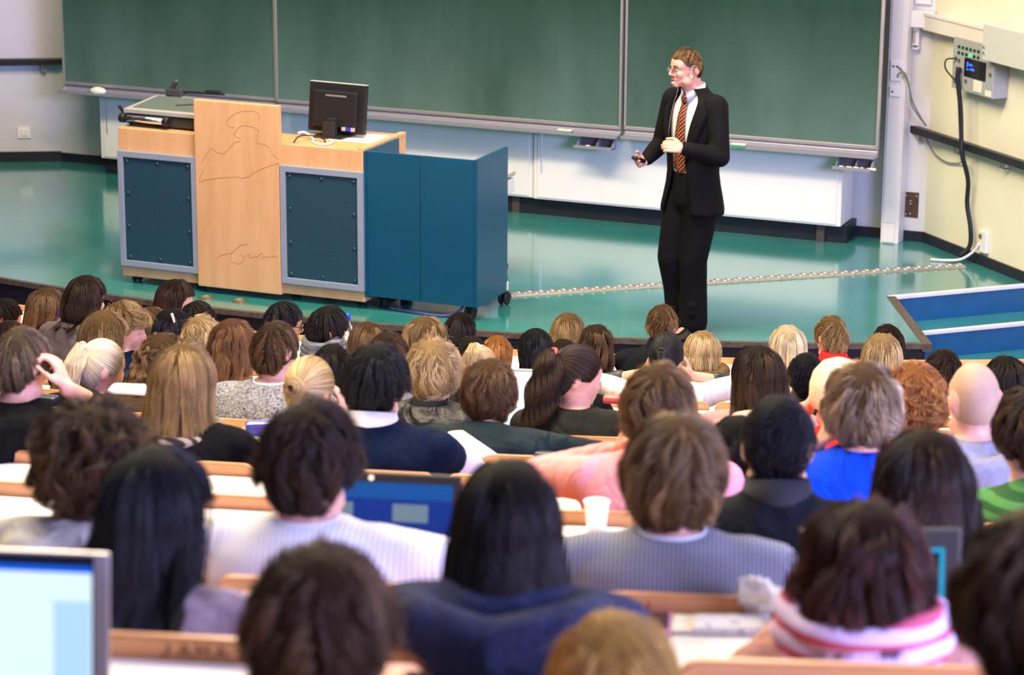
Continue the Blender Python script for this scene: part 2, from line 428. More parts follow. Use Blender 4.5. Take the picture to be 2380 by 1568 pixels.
# white cover panels below the boards, on dark feet
for x0, x1, y, lab, feet in ((-11.10, -7.235, 17.74, 'long white low cabinet front under the blackboards behind the lectern', (-10.4, -7.4)), (-7.225, -4.785, 17.72, 'white low cabinet front under the blackboards behind the man', (-4.95,))):
    t = thing('wall_cabinet', lab, 'cabinet', group='white low cabinets under the blackboards')
    b = MB(); b.rbox(x0, x1, y, y + .30, .14, .72, .006); b.build('body', WHITE_PANEL, t)
    b = MB(); b.rbox(x0 + .035, x1 - .035, y - .008, y + .01, .155, .70, .003); b.build('front_panel', WHITE_PANEL, t)
    for fx in feet:
        b = MB(); b.box(fx - .03, fx + .03, y + .05, y + .11, 0, .14); b.build('foot', mat('foot_brown', (.06, .045, .045), .5, .4), t)
    b = MB(); b.tube([(x0 + .07, y - .012, .35), (x0 + .07, y - .012, .66)], .004, 6); b.build('pull_rod', STEEL, t)
b = MB(); b.box(-11.1, -4.76, 17.80, WY - .02, 0.0, .135); struct(b.build('trim_4', BASEB), 'dark recessed plinth below the white cabinets')

# ---------------------------------------------------------------- vertical cable duct and its sockets
t = thing('cable_duct', 'tall ivory vertical cable duct right of the blackboards', 'cable duct')
b = MB(); b.rbox(-4.535, -4.40, 17.93, WY, 0, 3.2, .004); b.build('duct_body', DUCT, t)
b = MB(); b.rbox(-4.52, -4.43, 17.922, 17.94, .16, 3.2, .003); b.build('duct_cover', DUCT, t)
b = MB(); b.rbox(-4.52, -4.43, 17.922, 17.94, .01, .155, .003); b.build('duct_cover', DUCT, t)
for z0, z1, lab, holes in ((1.215, 1.36, 'double network socket with cables plugged into the cable duct', 2), (1.10, 1.175, 'small network socket below the double one on the cable duct', 1)):
    t = thing('wall_socket', lab, 'socket', group='sockets on the cable duct')
    b = MB(); b.rbox(-4.51, -4.435, 17.908, 17.924, z0, z1, .004); b.build('plate', PLASTIC_W, t)
    for i in range(holes):
        b = MB(); b.box(-4.495 + i * .028, -4.482 + i * .028, 17.904, 17.91, z1 - .045, z1 - .033); b.build('port', BLACK, t)
t = thing('wall_dispenser', 'narrow white wall unit with dark slot below the cable tray', 'wall unit')
b = MB(); b.rbox(-4.395, -4.345, WY - .05, WY, 1.43, 1.60, .005); b.build('body', PLASTIC_W, t)
b = MB(); b.box(-4.39, -4.372, WY - .054, WY - .049, 1.48, 1.57); b.build('window', mat('beige_window', (.45, .38, .26), .4, .4), t)
b = MB(); b.box(-4.388, -4.352, WY - .054, WY - .049, 1.448, 1.462); b.build('slot', mat('slot_grey', (.12, .13, .17), .4, .4), t)

# horizontal trunking
t = thing('cable_trunking', 'cream horizontal cable trunking running along the right wall', 'cable trunking')
b = MB(); b.rbox(-4.41, CXR + .02, 17.99, WY, 1.60, 1.72, .004); b.build('short_section', DUCT, t)
b = MB(); b.rbox(-.045, 1.6, -.11, 0, 1.585, 1.70, .004, MR); b.build('long_section', DUCT, t)
b = MB(); b.rbox(-.06, 1.6, -.118, -.10, 1.69, 1.712, .003, MR); b.build('lip', DUCT, t)
b = MB(); b.rbox(-4.395, -4.275, WY - .03, WY, 1.76, 2.4, .004); struct(b.build('trim_5', DUCT), 'white vertical cover above the trunking')

# bare brown patch on the wall
t = thing('wall_plate', 'brown square plate with screw holes low on the wall beside the duct', 'wall plate')
b = MB(); b.rbox(-4.415, -4.30, WY - .006, WY + .01, .175, .365, .002); b.build('plate', mat('brown_glue', (.085, .055, .035), .8, .2, var=.3, scale=40, bump=.5, bscale=80), t)
for x, z in ((-4.395, .34), (-4.36, .30), (-4.358, .278), (-4.36, .205), (-4.39, .198), (-4.315, .34)):
    b = MB(); b.tube([(x, WY - .004, z), (x, WY - .009, z)], .005, 8); b.build('plug_hole', mat('plaster', (.6, .57, .52), .9, .1), t)

# handrails
def handrail(M, x0, x1, z, label, brk):
    t = thing('handrail', label, 'handrail', group='black wall handrails')
    b = MB(); b.rbox(x0, x1, -.10, -.045, z - .028, z + .028, .008, M); b.build('rail', mat('handrail_black', (.012, .011, .016), .4, .5), t)
    for x in brk:
        b = MB(); b.tube([M @ Vector((x, -.07, z - .03)), M @ Vector((x, -.07, z - .075)), M @ Vector((x, -.03, z - .09)), M @ Vector((x, 0, z - .09))], .009, 8)
        b.tube([M @ Vector((x, -.006, z - .09)), M @ Vector((x, 0, z - .09))], .03, 14); b.build('bracket', STEEL, t)
handrail(MR, -.14, 2.6, .835, 'black handrail sloping across the cream right wall', (-.03, .47, 1.05, 1.7))
handrail(ML, -3.0, .30, .862, 'black handrail on the left wall ending at the blackboard', (-.12, -1.2, -2.2))

# control panel box
t = thing('control_panel', 'grey wall control panel with green buttons and blue display', 'control panel')
b = MB(); b.rbox(.47, 1.0, -.125, 0, 1.235, 1.60, .006, MR); b.build('housing', GREYBOX, t)
for rr in range(2):
    for cc in range(6):
        lit = rr == 1 and cc == 3
        b = MB(); b.rbox(.535 + cc * .05, .562 + cc * .05, -.131, -.124, 1.527 - rr * .042, 1.548 - rr * .042, .003, MR)
        b.build('button', mat('button_lit', (.05, .8, .3), .4, .4, emit=(.05, .9, .3), es=.9) if lit else mat('button_green', (.0, .06, .03), .35, .5), t)
b = MB(); b.rbox(.635, .905, -.134, -.12, 1.345, 1.475, .004, MR); b.build('display', mat('display_dark', (.012, .010, .016), .12, .6), t)
for x0, x1, z0, z1 in ((.672, .69, 1.415, 1.45), (.70, .745, 1.425, 1.44), (.715, .77, 1.395, 1.41), (.668, .70, 1.392, 1.402)):
    b = MB(); b.box(x0, x1, -.1355, -.133, z0, z1, MR); b.build('display_glyph', mat('display_blue', (.02, .05, .9), .4, .4, emit=(.03, .10, 1.0), es=2.2), t)
b = MB(); b.rbox(.76, .86, -.132, -.12, 1.255, 1.335, .004, MR); b.build('label_plate', mat('ivory_plate', (.78, .74, .60), .5, .3), t)
b = MB(); b.rbox(.91, .985, -.13, -.12, 1.245, 1.285, .003, MR); b.build('label_plate', mat('ivory_plate', (.78, .74, .60), .5, .3), t)
for x, z in ((.52, 1.45), (.56, 1.44), (.54, 1.38), (.58, 1.37), (.52, 1.29), (.585, 1.285), (.66, 1.31), (.965, 1.40)):
    b = MB(); b.tube([MR @ Vector((x, -.12, z)), MR @ Vector((x, -.132, z))], .014, 10); b.build('jack', mat('jack_metal', (.25, .25, .26), .35, .5, metal=.7), t)
t = thing('wall_cabinet', 'grey metal box mounted high on the right wall edge', 'cabinet')
b = MB(); b.rbox(.955, 1.75, -.20, 0, 1.51, 1.76, .006, MR); b.build('housing', mat('grey_light_enamel', (.55, .57, .54), .45, .4), t)
for z in (1.60, 1.56):
    b = MB(); b.tube([MR @ Vector((.985, -.19, z)), MR @ Vector((.985, -.208, z))], .01, 8); b.build('lock', CHROME, t)
t = thing('wall_socket', 'white power socket low on the right wall above the baseboard', 'socket')
b = MB(); b.rbox(.775, .875, -.03, 0, .10, .255, .006, MR); b.build('plate', PLASTIC_W, t)
b = MB(); b.tube([MR @ Vector((.805, -.028, .215)), MR @ Vector((.805, -.036, .215))], .018, 12); b.build('outlet', mat('outlet_shadow', (.16, .13, .10), .5, .3), t)
t = thing('light_switch', 'small white light switch low on the left wall', 'switch')
b = MB(); b.rbox(-.36, -.25, -.014, 0, .20, .30, .004, ML); b.build('plate', PLASTIC_W, t)
b = MB(); b.rbox(-.335, -.275, -.022, -.01, .222, .278, .004, ML); b.build('rocker', PLASTIC_W, t)

# cables
def cable(name, label, pts, r, m, M=None):
    P = [np.array(M @ Vector(p) if M else p, float) for p in pts]
    out = []                                                   # Catmull-Rom
    for i in range(len(P) - 1):
        p0, p1, p2, p3 = P[max(i - 1, 0)], P[i], P[i + 1], P[min(i + 2, len(P) - 1)]
        for k in range(6):
            t = k / 6
            out.append(.5 * (2 * p1 + (p2 - p0) * t + (2 * p0 - 5 * p1 + 4 * p2 - p3) * t * t + (3 * p1 - p0 - 3 * p2 + p3) * t ** 3))
    out.append(P[-1]); q = MB(); q.tube(out, r, 7)
    return tag(q.build(name, m, smooth=True), label, 'cable')
BC = mat('cable_black', (.010, .010, .012), .5, .4); GC = mat('cable_grey', (.16, .17, .16), .5, .4); WC = mat('cable_white', (.75, .72, .74), .45, .4)
cable('power_cable', 'thick black cable bundle hanging from the control panel to the floor', [(.60, -.15, 1.40), (.60, -.16, 1.33), (.615, -.13, 1.1), (.635, -.125, .90), (.66, -.125, .78), (.665, -.07, .6), (.655, -.06, .42), (.70, -.05, .25), (.70, -.05, .12), (.66, -.10, .04)], .017, BC, MR)
cable('power_cable', 'thin black cable looping from the control panel jacks', [(.52, -.135, 1.45), (.49, -.19, 1.44), (.50, -.20, 1.38), (.55, -.17, 1.32), (.60, -.16, 1.28), (.635, -.145, .98), (.66, -.145, .8)], .006, BC, MR)
cable('power_cable', 'white cable curving from the wall socket onto the stage floor', [(.80, -.035, .16), (.76, -.06, .09), (.70, -.12, .03), (.62, -.20, .012), (.56, -.28, .012)], .010, WC, MR)
cable('network_cable', 'dark cable from the duct socket down to the right handrail', [(-4.447, 17.90, 1.318), (-4.41, 17.88, 1.29), (-4.37, 17.9, 1.20), (-4.345, 17.93, 1.08), (-4.30, 17.98, .97), (-4.25, 18.0, .89)], .0055, GC)
cable('network_cable', 'second dark cable hooked from the double socket towards the handrail', [(-4.452, 17.90, 1.245), (-4.44, 17.885, 1.272), (-4.40, 17.885, 1.285), (-4.365, 17.9, 1.19), (-4.35, 17.925, 1.06), (-4.31, 17.97, .97), (-4.25, 18.0, .885)], .005, GC)
cable('network_cable', 'dark cable sagging below the right handrail to the black bundle', [(.02, -.04, .80), (.12, -.03, .70), (.28, -.02, .655), (.45, -.02, .675), (.55, -.05, .71), (.655, -.10, .70)], .0055, GC, MR)

# metal cable cover across the stage floor
pa, pb = Vector((-6.42, 15.34, 0)), Vector((-3.80, 17.44, 0)); L = (pb - pa).length
MCV = Matrix.Translation(pa) @ Matrix.Rotation(math.atan2(pb.y - pa.y, pb.x - pa.x), 4, 'Z')
t = thing('cable_cover', 'silver tread-plate cable cover running diagonally across the teal floor', 'cable cover')
TREAD = mat('tread_plate', (.50, .48, .46), .35, .5, metal=.75, var=.15, scale=40)
b = MB(); b.loft([[(x, -.05, .001), (x, -.03, .014), (x, .03, .014), (x, .05, .001)] for x in (0, L)]); b.build('strip', TREAD, t)
nb = 84; sm = None
for i in range(nb):
    x = (i + .5) * L / nb
    if sm is None:
        q = MB(); q.ell((0, 0, 0), .012, .028, .008, nu=8, nv=5, M=Matrix.Rotation(.6, 4, 'Z')); sm = q.mesh('tread_stud'); shade(sm)
    o = link('tread_stud', sm, TREAD, t); o.matrix_local = MCV.inverted() @ MCV @ Matrix.Translation((x, (.018 if i % 2 else -.018), .014))
t.matrix_world = MCV
for i, (x, y) in enumerate(((-8.258, 14.449), (-8.016, 14.467))):
    t = thing('floor_socket', ('round brass floor socket left of the pair in front of the lectern', 'round brass floor socket right of the pair in front of the lectern')[i], 'floor socket', (x, y, 0), group='brass floor sockets')
    q = MB(); q.lathe([(.055, 0), (.055, .004), (.048, .006), (.046, .003), (.02, .003), (.001, .003)], n=24); q.build('ring', mat('brass_worn', (.24, .17, .09), .4, .5, metal=.7, var=.4, scale=60), t)
    q = MB(); q.lathe([(.03, .003), (.03, .007), (.001, .008)], n=18); q.build('lid', mat('brass_lid', (.32, .27, .18), .4, .5, metal=.6), t)

# ---------------------------------------------------------------- lectern
def wood_mat(name, c1, c2, axis=(1, 1, .12), rough=.38, sc=9.0):
    if name in MATS: return MATS[name]
    m, nt, b = nodes(name); b.inputs['Roughness'].default_value = rough; b.inputs['Specular IOR Level'].default_value = .4
    tc = N(nt, 'ShaderNodeTexCoord'); mp = N(nt, 'ShaderNodeMapping'); mp.inputs['Scale'].default_value = axis; nt.links.new(tc.outputs['Object'], mp.inputs[0])
    n1 = N(nt, 'ShaderNodeTexNoise', Scale=sc, Detail=6.0, Roughness=.6, Distortion=.8); nt.links.new(mp.outputs[0], n1.inputs[0])
    n2 = N(nt, 'ShaderNodeTexNoise', Scale=sc * 14, Detail=3.0); nt.links.new(mp.outputs[0], n2.inputs[0])
    ml = N(nt, 'ShaderNodeMath', operation='MULTIPLY'); ml.inputs[1].default_value = .35; nt.links.new(n2.outputs['Fac'], ml.inputs[0])
    ad = N(nt, 'ShaderNodeMath', operation='ADD'); nt.links.new(n1.outputs['Fac'], ad.inputs[0]); nt.links.new(ml.outputs[0], ad.inputs[1])
    cr = N(nt, 'ShaderNodeValToRGB'); e = cr.color_ramp.elements; e[0].position = .4; e[1].position = .95
    e[0].color = (*c1, 1); e[1].color = (*c2, 1); nt.links.new(ad.outputs[0], cr.inputs[0]); nt.links.new(cr.outputs[0], b.inputs['Base Color'])
    MATS[name] = m
    return m


BEECH = wood_mat('beech_veneer', (.58, .31, .135), (.72, .42, .21))
GROOVE = mat('engraved_groove', (.40, .21, .085), .7, .2)
FRAME = mat('frame_grey_metal', (.25, .29, .35), .45, .4, var=.05)


def mesh_panel():
    m, nt, b = nodes('perforated_teal_sheet'); b.inputs['Roughness'].default_value = .5; b.inputs['Metallic'].default_value = .1
    tc = N(nt, 'ShaderNodeTexCoord'); mp = N(nt, 'ShaderNodeMapping'); mp.inputs['Rotation'].default_value = (0, .55, 0); nt.links.new(tc.outputs['Object'], mp.inputs[0])
    vo = N(nt, 'ShaderNodeTexVoronoi', Scale=84.0); vo.inputs['Randomness'].default_value = .0; nt.links.new(mp.outputs[0], vo.inputs[0])
    cr = N(nt, 'ShaderNodeValToRGB'); e = cr.color_ramp.elements; e[0].position = .36; e[1].position = .5
    e[0].color = (.004, .018, .032, 1); e[1].color = (.025, .10, .15, 1)
    nt.links.new(vo.outputs['Distance'], cr.inputs[0]); nt.links.new(cr.outputs[0], b.inputs['Base Color'])
    return m


PERF = mesh_panel()
FY = 14.6
t = thing('lectern', 'beech lectern with tall engraved middle panel and two grey-framed mesh fronts', 'lectern')
BK = 15.25
for x0, x1, zt, nm in ((-8.997, -8.387, 1.078, 'left_unit'), (-7.757, -7.148, 1.064, 'right_unit')):
    b = MB(); b.rbox(x0, x1, FY, BK, .05, zt, .004); o = b.build(nm, BEECH, t)
    b = MB(); b.rbox(x0 + .004, x0 + .612, FY - .03, FY - .001, .125, .168, .004); b.rbox(x0 + .004, x0 + .612, FY - .03, FY - .001, .885, .928, .004)
    b.rbox(x0 + .004, x0 + .045, FY - .0301, FY - .001, .166, .887, .004); b.rbox(x0 + .572, x0 + .6121, FY - .0301, FY - .001, .166, .887, .004)
    fo = b.build('panel_frame', FRAME, t)
    b = MB(); b.box(x0 + .045, x0 + .573, FY - .018, FY - .002, .167, .886); b.build('mesh_sheet', PERF, fo)
    for bx in (.075, .31, .545):
        for bz in (.195, .41, .64, .858):
            if bx == .31 and bz in (.41, .64): continue
            q = MB(); q.lathe([(.011, 0), (.011, .006), (.006, .010), (.001, .011)], Matrix.Translation((x0 + bx, FY - .018, bz)) @ Matrix.Rotation(PI / 2, 4, 'X'), 10)
            q.build('bolt', mat('bolt_teal', (.02, .08, .11), .35, .5, metal=.4), fo, smooth=True)
b = MB(); b.rbox(-7.19, -7.145, FY + .005, BK, 1.055, 1.082, .004); b.build('edge_rail', BEECH, t)
b = MB(); b.rbox(-8.386, -7.756, FY - .035, FY + .02, .045, 1.32, .005); mid = b.build('front_panel', BEECH, t)
b = MB(); b.box(-8.386, -7.757, FY + .02, BK, .05, 1.0); b.build('middle_unit', BEECH, t)
PYF = FY - .0345


def px_plane(u, v):                                     # crop pixels of the relief -> metres on the front panel
    d = ray(200 + u / 2.904, 180 + v / 2.904); k = PYF / d[1]
    return (d[0] * k, PYF, H + d[2] * k)


strokes = [
    [(950, 300), (962, 278), (1000, 245), (1060, 225), (1130, 226), (1165, 240), (1172, 272), (1165, 300)],
    [(950, 300), (955, 322), (985, 335), (1003, 336)], [(1002, 385), (1012, 358), (1040, 330), (1075, 322), (1130, 334), (1165, 358), (1156, 400), (1152, 440)],
    [(1002, 372), (1000, 388), (1020, 400), (1040, 410), (1043, 430), (1010, 435), (985, 455), (955, 490), (932, 515), (900, 508), (882, 506), (862, 482), (838, 474), (830, 500), (802, 535), (782, 577)],
    [(792, 622), (772, 668), (765, 712)], [(772, 705), (800, 692), (860, 682), (950, 672), (1030, 670), (1050, 678), (1110, 666), (1116, 650), (1200, 610), (1302, 577)],
    [(1152, 440), (1200, 450), (1240, 470), (1262, 520), (1300, 548)],
    [(885, 1218), (905, 1200), (940, 1192), (985, 1182), (1030, 1140), (1060, 1126), (1092, 1124)], [(985, 1182), (974, 1212), (988, 1245), (1030, 1257), (1062, 1238), (1066, 1205), (1040, 1195)],
    [(1090, 1196), (1106, 1190), (1098, 1214), (1120, 1216), (1140, 1202), (1150, 1214), (1168, 1200), (1190, 1182), (1196, 1192), (1186, 1226), (1210, 1204), (1226, 1214), (1240, 1202), (1252, 1216), (1268, 1202), (1282, 1204), (1292, 1222)]]
for s in strokes:
    q = MB(); q.tube([px_plane(*p) for p in s], .0022, 5); q.build('engraved_line', GROOVE, mid)


def caster(parent, x, y, r=.035):
    o = bpy.data.objects.new('caster', None); COL.objects.link(o); o.parent = parent
    q = MB()
    for dx in (-.02, .02): q.lathe([(r * .5, -.009), (r * .92, -.009), (r, -.005), (r, .005), (r * .92, .009), (r * .5, .009)], Matrix.Translation((x + dx, y, r)) @ Matrix.Rotation(PI / 2, 4, 'Y'), 18)
    q.build('wheel', RUBBER, o, smooth=False)
    q = MB(); q.rbox(x - .012, x + .012, y - .02, y + .03, r * .7, r * 2.1, .003); q.build('fork', BLACK, o)
    return o


for x, y in ((-8.93, 14.68), (-8.93, 15.18), (-8.45, 14.72), (-7.72, 14.72), (-7.70, 15.18), (-7.21, 14.70), (-7.21, 15.18)): caster(t, x, y, .026)

# teal mobile cabinet, open at top and back
TEAL = mat('teal_lacquer', (.001, .066, .125), .33, .45, var=.06, scale=3)
t = thing('mobile_cabinet', 'teal metal cabinet on casters standing right of the lectern', 'cabinet')
for x0, x1 in ((-7.125, -6.747), (-6.743, -6.365)):
    b = MB(); b.rbox(x0, x1, FY, FY + .02, .095, 1.066, .003); b.build('door', TEAL, t)
b = MB(); b.rbox(-7.150, -7.127, FY - .002, 15.1, .085, 1.066, .003); b.build('side_panel', TEAL, t)
b = MB(); b.rbox(-6.363, -6.338, FY - .002, 15.1, .095, 1.07, .003); b.build('side_panel', TEAL, t)
b = MB(); b.box(-7.127, -6.363, FY + .02, 15.09, .10, .12); b.build('bottom_shelf', TEAL, t)
b = MB(); b.box(-7.127, -6.363, FY + .02, 15.09, .62, .64); b.build('shelf', TEAL, t)
for x, y in ((-7.06, 14.70), (-6.42, 14.68), (-7.06, 15.06), (-6.36, 15.10)): caster(t, x, y, .046)
b = MB(); b.rbox(-6.36, -6.335, 15.09, 15.115, .10, .16, .003); b.build('bracket', PLASTIC_W, t)
cable('power_cable', 'blue-grey cable lying under the teal cabinet', [(-7.0, 14.66, .012), (-6.8, 14.63, .012), (-6.6, 14.62, .012), (-6.5, 14.66, .04), (-6.47, 14.70, .10)], .009, mat('cable_blue', (.06, .07, .22), .4, .4))

# low trolley behind the cabinet, only its edge shows
t = thing('trolley', 'small wheeled trolley whose edge shows behind the teal cabinet', 'trolley', (-6.885, 15.75, 0))
q = MB(); q.rbox(-.25, .25, -.2, .2, .70, .735, .008); q.build('top_shelf', mat('trolley_grey', (.5, .47, .5), .5, .3), t)
q = MB(); q.rbox(-.24, .245, -.19, .19, .585, .685, .008); q.build('drawer', PLASTIC_W, t)
q = MB(); q.rbox(-.22, .2, -.18, .18, .16, .585, .006); q.build('body', GREYBOX, t)
for xx, yy in ((-.2, -.16), (.22, -.16), (-.2, .16), (.22, .16)):
    q = MB(); q.ell((xx * .8, yy, .05), .03, .05, .05, nu=12, nv=8); q.build('wheel', RUBBER, t)

# monitor seen from behind
t = thing('monitor', 'black computer monitor seen from behind on the lectern', 'monitor', (-7.55, 14.98, 1.064), math.radians(-4))
tilt = Matrix.Translation((0, .02, .10)) @ Matrix.Rotation(math.radians(-7), 4, 'X')
q = MB(); q.rbox(-.215, .215, 0, .045, -.075, .255, .006, tilt); q.build('screen_housing', BLACK, t)
q = MB(); q.rbox(-.17, .17, -.03, .004, -.04, .205, .012, tilt); q.build('back_cover', BLACK, t)
q = MB(); q.rbox(-.07, .09, -.034, -.028, .165, .178, .003, tilt); q.build('vent_slot', mat('vent_grey', (.16, .15, .13), .5, .4), t)
q = MB(); q.rbox(-.215, .215, .001, .044, .2545, .2585, .0015, tilt); q.build('top_edge', mat('monitor_top_lit', (.62, .64, .60), .35, .5), t)  # pale strip painting the light caught along the black housing's top
q = MB(); q.rbox(-.045, .045, -.085, -.03, -.085, .11, .008); q.rbox(-.03, .03, -.05, -.0, .10, .13, .006); q.build('stand_neck', mat('stand_black', (.02, .02, .024), .3, .5), t)
q = MB(); q.rbox(-.11, .11, -.10, .11, 0, .018, .006); q.build('stand_base', BLACK, t)
for i, (cx, cm) in enumerate(((.085, (.4, .35, .32)), (.12, (.02, .03, .35)), (.155, (.4, .3, .3)))):
    q = MB(); q.rbox(cx - .014, cx + .014, -.045, -.028, -.055, -.03, .003, tilt); q.build('cable_plug', mat('plug_%d' % i, cm, .4, .4), t)
q = MB(); q.box(-7.54, -7.20, 14.86, 15.16, 1.0645, 1.067); tag(q.build('paper_sheet', PAPER), 'white sheet lying under the monitor on the lectern', 'paper')
cable('monitor_cable', 'white cable coiled on the lectern left of the monitor', [(-7.74, 14.82, 1.10), (-7.70, 14.84, 1.105), (-7.62, 14.80, 1.08), (-7.58, 14.72, 1.072), (-7.50, 14.66, 1.072), (-7.44, 14.70, 1.074), (-7.47, 14.80, 1.074)], .008, WC)
cable('monitor_cable', 'thin dark cable arching on the lectern beside the white coil', [(-7.69, 14.66, 1.068), (-7.68, 14.72, 1.10), (-7.62, 14.78, 1.10), (-7.54, 14.80, 1.08), (-7.50, 14.74, 1.072)], .005, BC)

# overhead projector
t = thing('overhead_projector', 'low black overhead projector with glass top on the left end of the lectern', 'projector', (-8.77, 14.86, 1.078), math.radians(-3))
q = MB(); q.rbox(-.22, .34, -.16, .22, .012, .085, .008); q.build('body', mat('projector_dark', (.035, .034, .032), .45, .4), t)
q = MB(); q.add([(-.235, -.17, .088), (.34, -.17, .092), (.34, .24, .125), (-.235, .24, .12), (-.235, -.17, .112), (.34, -.17, .116), (.34, .24, .15), (-.235, .24, .145)], [(0, 3, 2, 1), (4, 5, 6, 7), (0, 1, 5, 4), (1, 2, 6, 5), (2, 3, 7, 6), (3, 0, 4, 7)]); q.build('top_frame', mat('projector_frame', (.36, .36, .33), .4, .4), t)
q = MB(); q.add([(-.20, -.12, .1165), (.31, -.12, .120), (.31, .21, .1495), (-.20, .21, .1460), (-.20, -.12, .118), (.31, -.12, .1215), (.31, .21, .151), (-.20, .21, .1475)], [(0, 3, 2, 1), (4, 5, 6, 7), (0, 1, 5, 4), (1, 2, 6, 5), (2, 3, 7, 6), (3, 0, 4, 7)]); q.build('glass_plate', mat('projector_glass', (.14, .18, .17), .06, .8), t)
q = MB(); q.tube([(-.20, -.19, .055), (.10, -.19, .055)], .024, 14); q.build('film_roller', CHROME, t, smooth=True)
for x in (-.225, .125):
    q = MB(); q.lathe([(.03, -.02), (.034, -.012), (.034, .012), (.03, .02)], Matrix.Translation((x, -.19, .055)) @ Matrix.Rotation(PI / 2, 4, 'Y'), 14); q.build('roller_knob', BLACK, t)
q = MB(); q.cap((-.24, -.16, .09), (-.25, -.19, .13), .012, .012, 8); q.build('latch', BLACK, t)
q = MB(); q.chain([(-.14, .23, .05), (-.14, .26, .17), (-.07, .24, .25)], [.028, .022, .018], 10); q.rbox(-.15, -.02, .22, .28, .15, .20, .01); q.build('arm', mat('projector_arm', (.05, .05, .055), .4, .4), t)
q = MB(); q.cap((-.02, .26, .18), (.30, .26, .19), .01, .01, 8); q.rbox(.16, .27, .24, .28, .185, .21, .006); q.build('arm_rod', BLACK, t)
q = MB(); q.tube([(.08, .0, .135), (.20, .06, .142)], .005, 6); tag(q.build('pen', BLACK), 'black pen lying on the glass of the overhead projector', 'pen').matrix_world = t.matrix_basis.copy()
for x, y in ((-.2, -.13), (.3, -.13), (-.2, .19), (.3, .19)):
    q = MB(); q.tube([(x, y, 0), (x, y, .014)], .014, 8); q.build('foot', RUBBER, t)

# ---------------------------------------------------------------- rows: seats and desks
DCOR = {2: 20, 3: -2, 4: -19, 5: -15, 6: -6, 7: -7, 8: 3, 9: 5, 10: 2, 11: 6, 12: 8, 13: 13}


def row_D(k): return 3.7 + .86 * (k - 2)
def row_R(k): return RCAM - row_D(k)
def row_z(k): return H - (.635 + .242 * row_D(k)) + DCOR.get(k, 0) * row_D(k) / F     # top of the seat backs
def row_floor(k): return max(row_z(k) - .95, STAGE_Z)
def desk_z(k): return (row_z(k + 1) if k < 13 else row_z(13) - .10) - .035
def desk_R(k): return row_R(k + 1) if k < 13 else row_R(13) - .86
A0 = math.atan2(-CEN[0], CEN[1])                     # direction from the centre to the camera


def polar(R, a, z=0.0): return (CEN[0] + R * math.sin(a), CEN[1] - R * math.cos(a), z)


def px_angle(x, y, R):
    """azimuth about the centre at which the sight line of a picture point is R metres from it"""
    d = ray(x, y); o = np.array([0, 0]) - CEN
    A = d[0] ** 2 + d[1] ** 2; B = o[0] * d[0] + o[1] * d[1]; Cc = o @ o - R * R
    k = (-B - math.sqrt(max(B * B - A * Cc, 0))) / A
    P = np.array([d[0] * k, d[1] * k, H + d[2] * k]); v = P[:2] - CEN
    return math.atan2(v[0], -v[1]), P


SEATW = wood_mat('seat_beech', (.50, .225, .085), (.70, .345, .145), axis=(.15, 1, 1), rough=.4, sc=14)
SEATE = SEATW
STEELD = mat('seat_frame_grey', (.10, .11, .11), .5, .4)
AF = MB()
for k in range(0, 14):
    R0, R1 = row_R(k) - .86 + .02, row_R(k) + .02
    if k == 13: R0 = REDGE - .3
    zf = row_floor(k); P = []
    a_lo, a_hi = A0 - .55, A0 + .42
    for i in range(41):
        a = a_lo + (a_hi - a_lo) * i / 40
        P.append([polar(R0, a, zf), polar(R1, a, zf), polar(R1, a, row_floor(k - 1) if k > 0 else zf + .2)])
    AF.grid(P)
struct(AF.build('floor', AUD_FLOOR), 'stepped grey auditorium floor under the seats')

# one seat, shared by all
def seat_meshes():
    w = .265
    prof = []
    for zz in (0, .12, .25, .34, .372, .385, .39):
        prof.append(zz)
    b = MB(); pts = []
    r = .035; top = 0.0; bot = -.42
    out = [(-w, bot), (w, bot)]
    for i in range(7):
        q = PI / 2 * i / 6; out.append((w - r + r * math.cos(q), top - r + r * math.sin(q)))
    for i in range(7):
        q = PI / 2 + PI / 2 * i / 6; out.append((-w + r + r * math.cos(q), top - r + r * math.sin(q)))
    n = len(out)
    v = [(x, .0 - .10 * (z / .42) ** 2 * 0, z) for x, z in out] + [(x, .024, z) for x, z in out]
    f = [tuple(range(n)), tuple(range(2 * n - 1, n - 1, -1))] + [(i, n + i, n + (i + 1) % n, (i + 1) % n) for i in range(n)]
    b.add(v, f); back = b.mesh('backrest')
    bm = bmesh.new(); bm.from_mesh(back); bmesh.ops.recalc_face_normals(bm, faces=bm.faces)
    ed = [e for e in bm.edges if len(e.link_faces) == 2 and abs(e.calc_face_angle(0)) > 1.2]
    bmesh.ops.bevel(bm, geom=ed, offset=.005, segments=2, affect='EDGES'); bm.to_mesh(back); bm.free()
    b = MB(); b.rbox(-.22, .22, .03, .42, -.545, -.515, .012); pad = b.mesh('seat_pad')
    b = MB(); b.box(-.20, -.17, .02, .30, -.58, -.545); b.box(.17, .20, .02, .30, -.58, -.545); b.box(-.03, .03, .0, .05, -.95, -.40); br = b.mesh('bracket')
    return back, pad, br


SB, SP, SBR = seat_meshes()
SEATS = []


def add_seat(k, a):
    R = row_R(k)
    t = thing('lecture_seat', '', 'seat', polar(R, a, row_z(k)), a, 'tip-up beech lecture seats')
    # local +y points to the stage
    t.rotation_euler = (0, 0, a)
    o = link('backrest', SB, SEATW, t); link('seat_pad', SP, SEATW, t); link('bracket', SBR, STEELD, t)
    SEATS.append((k, a, t))
    return t


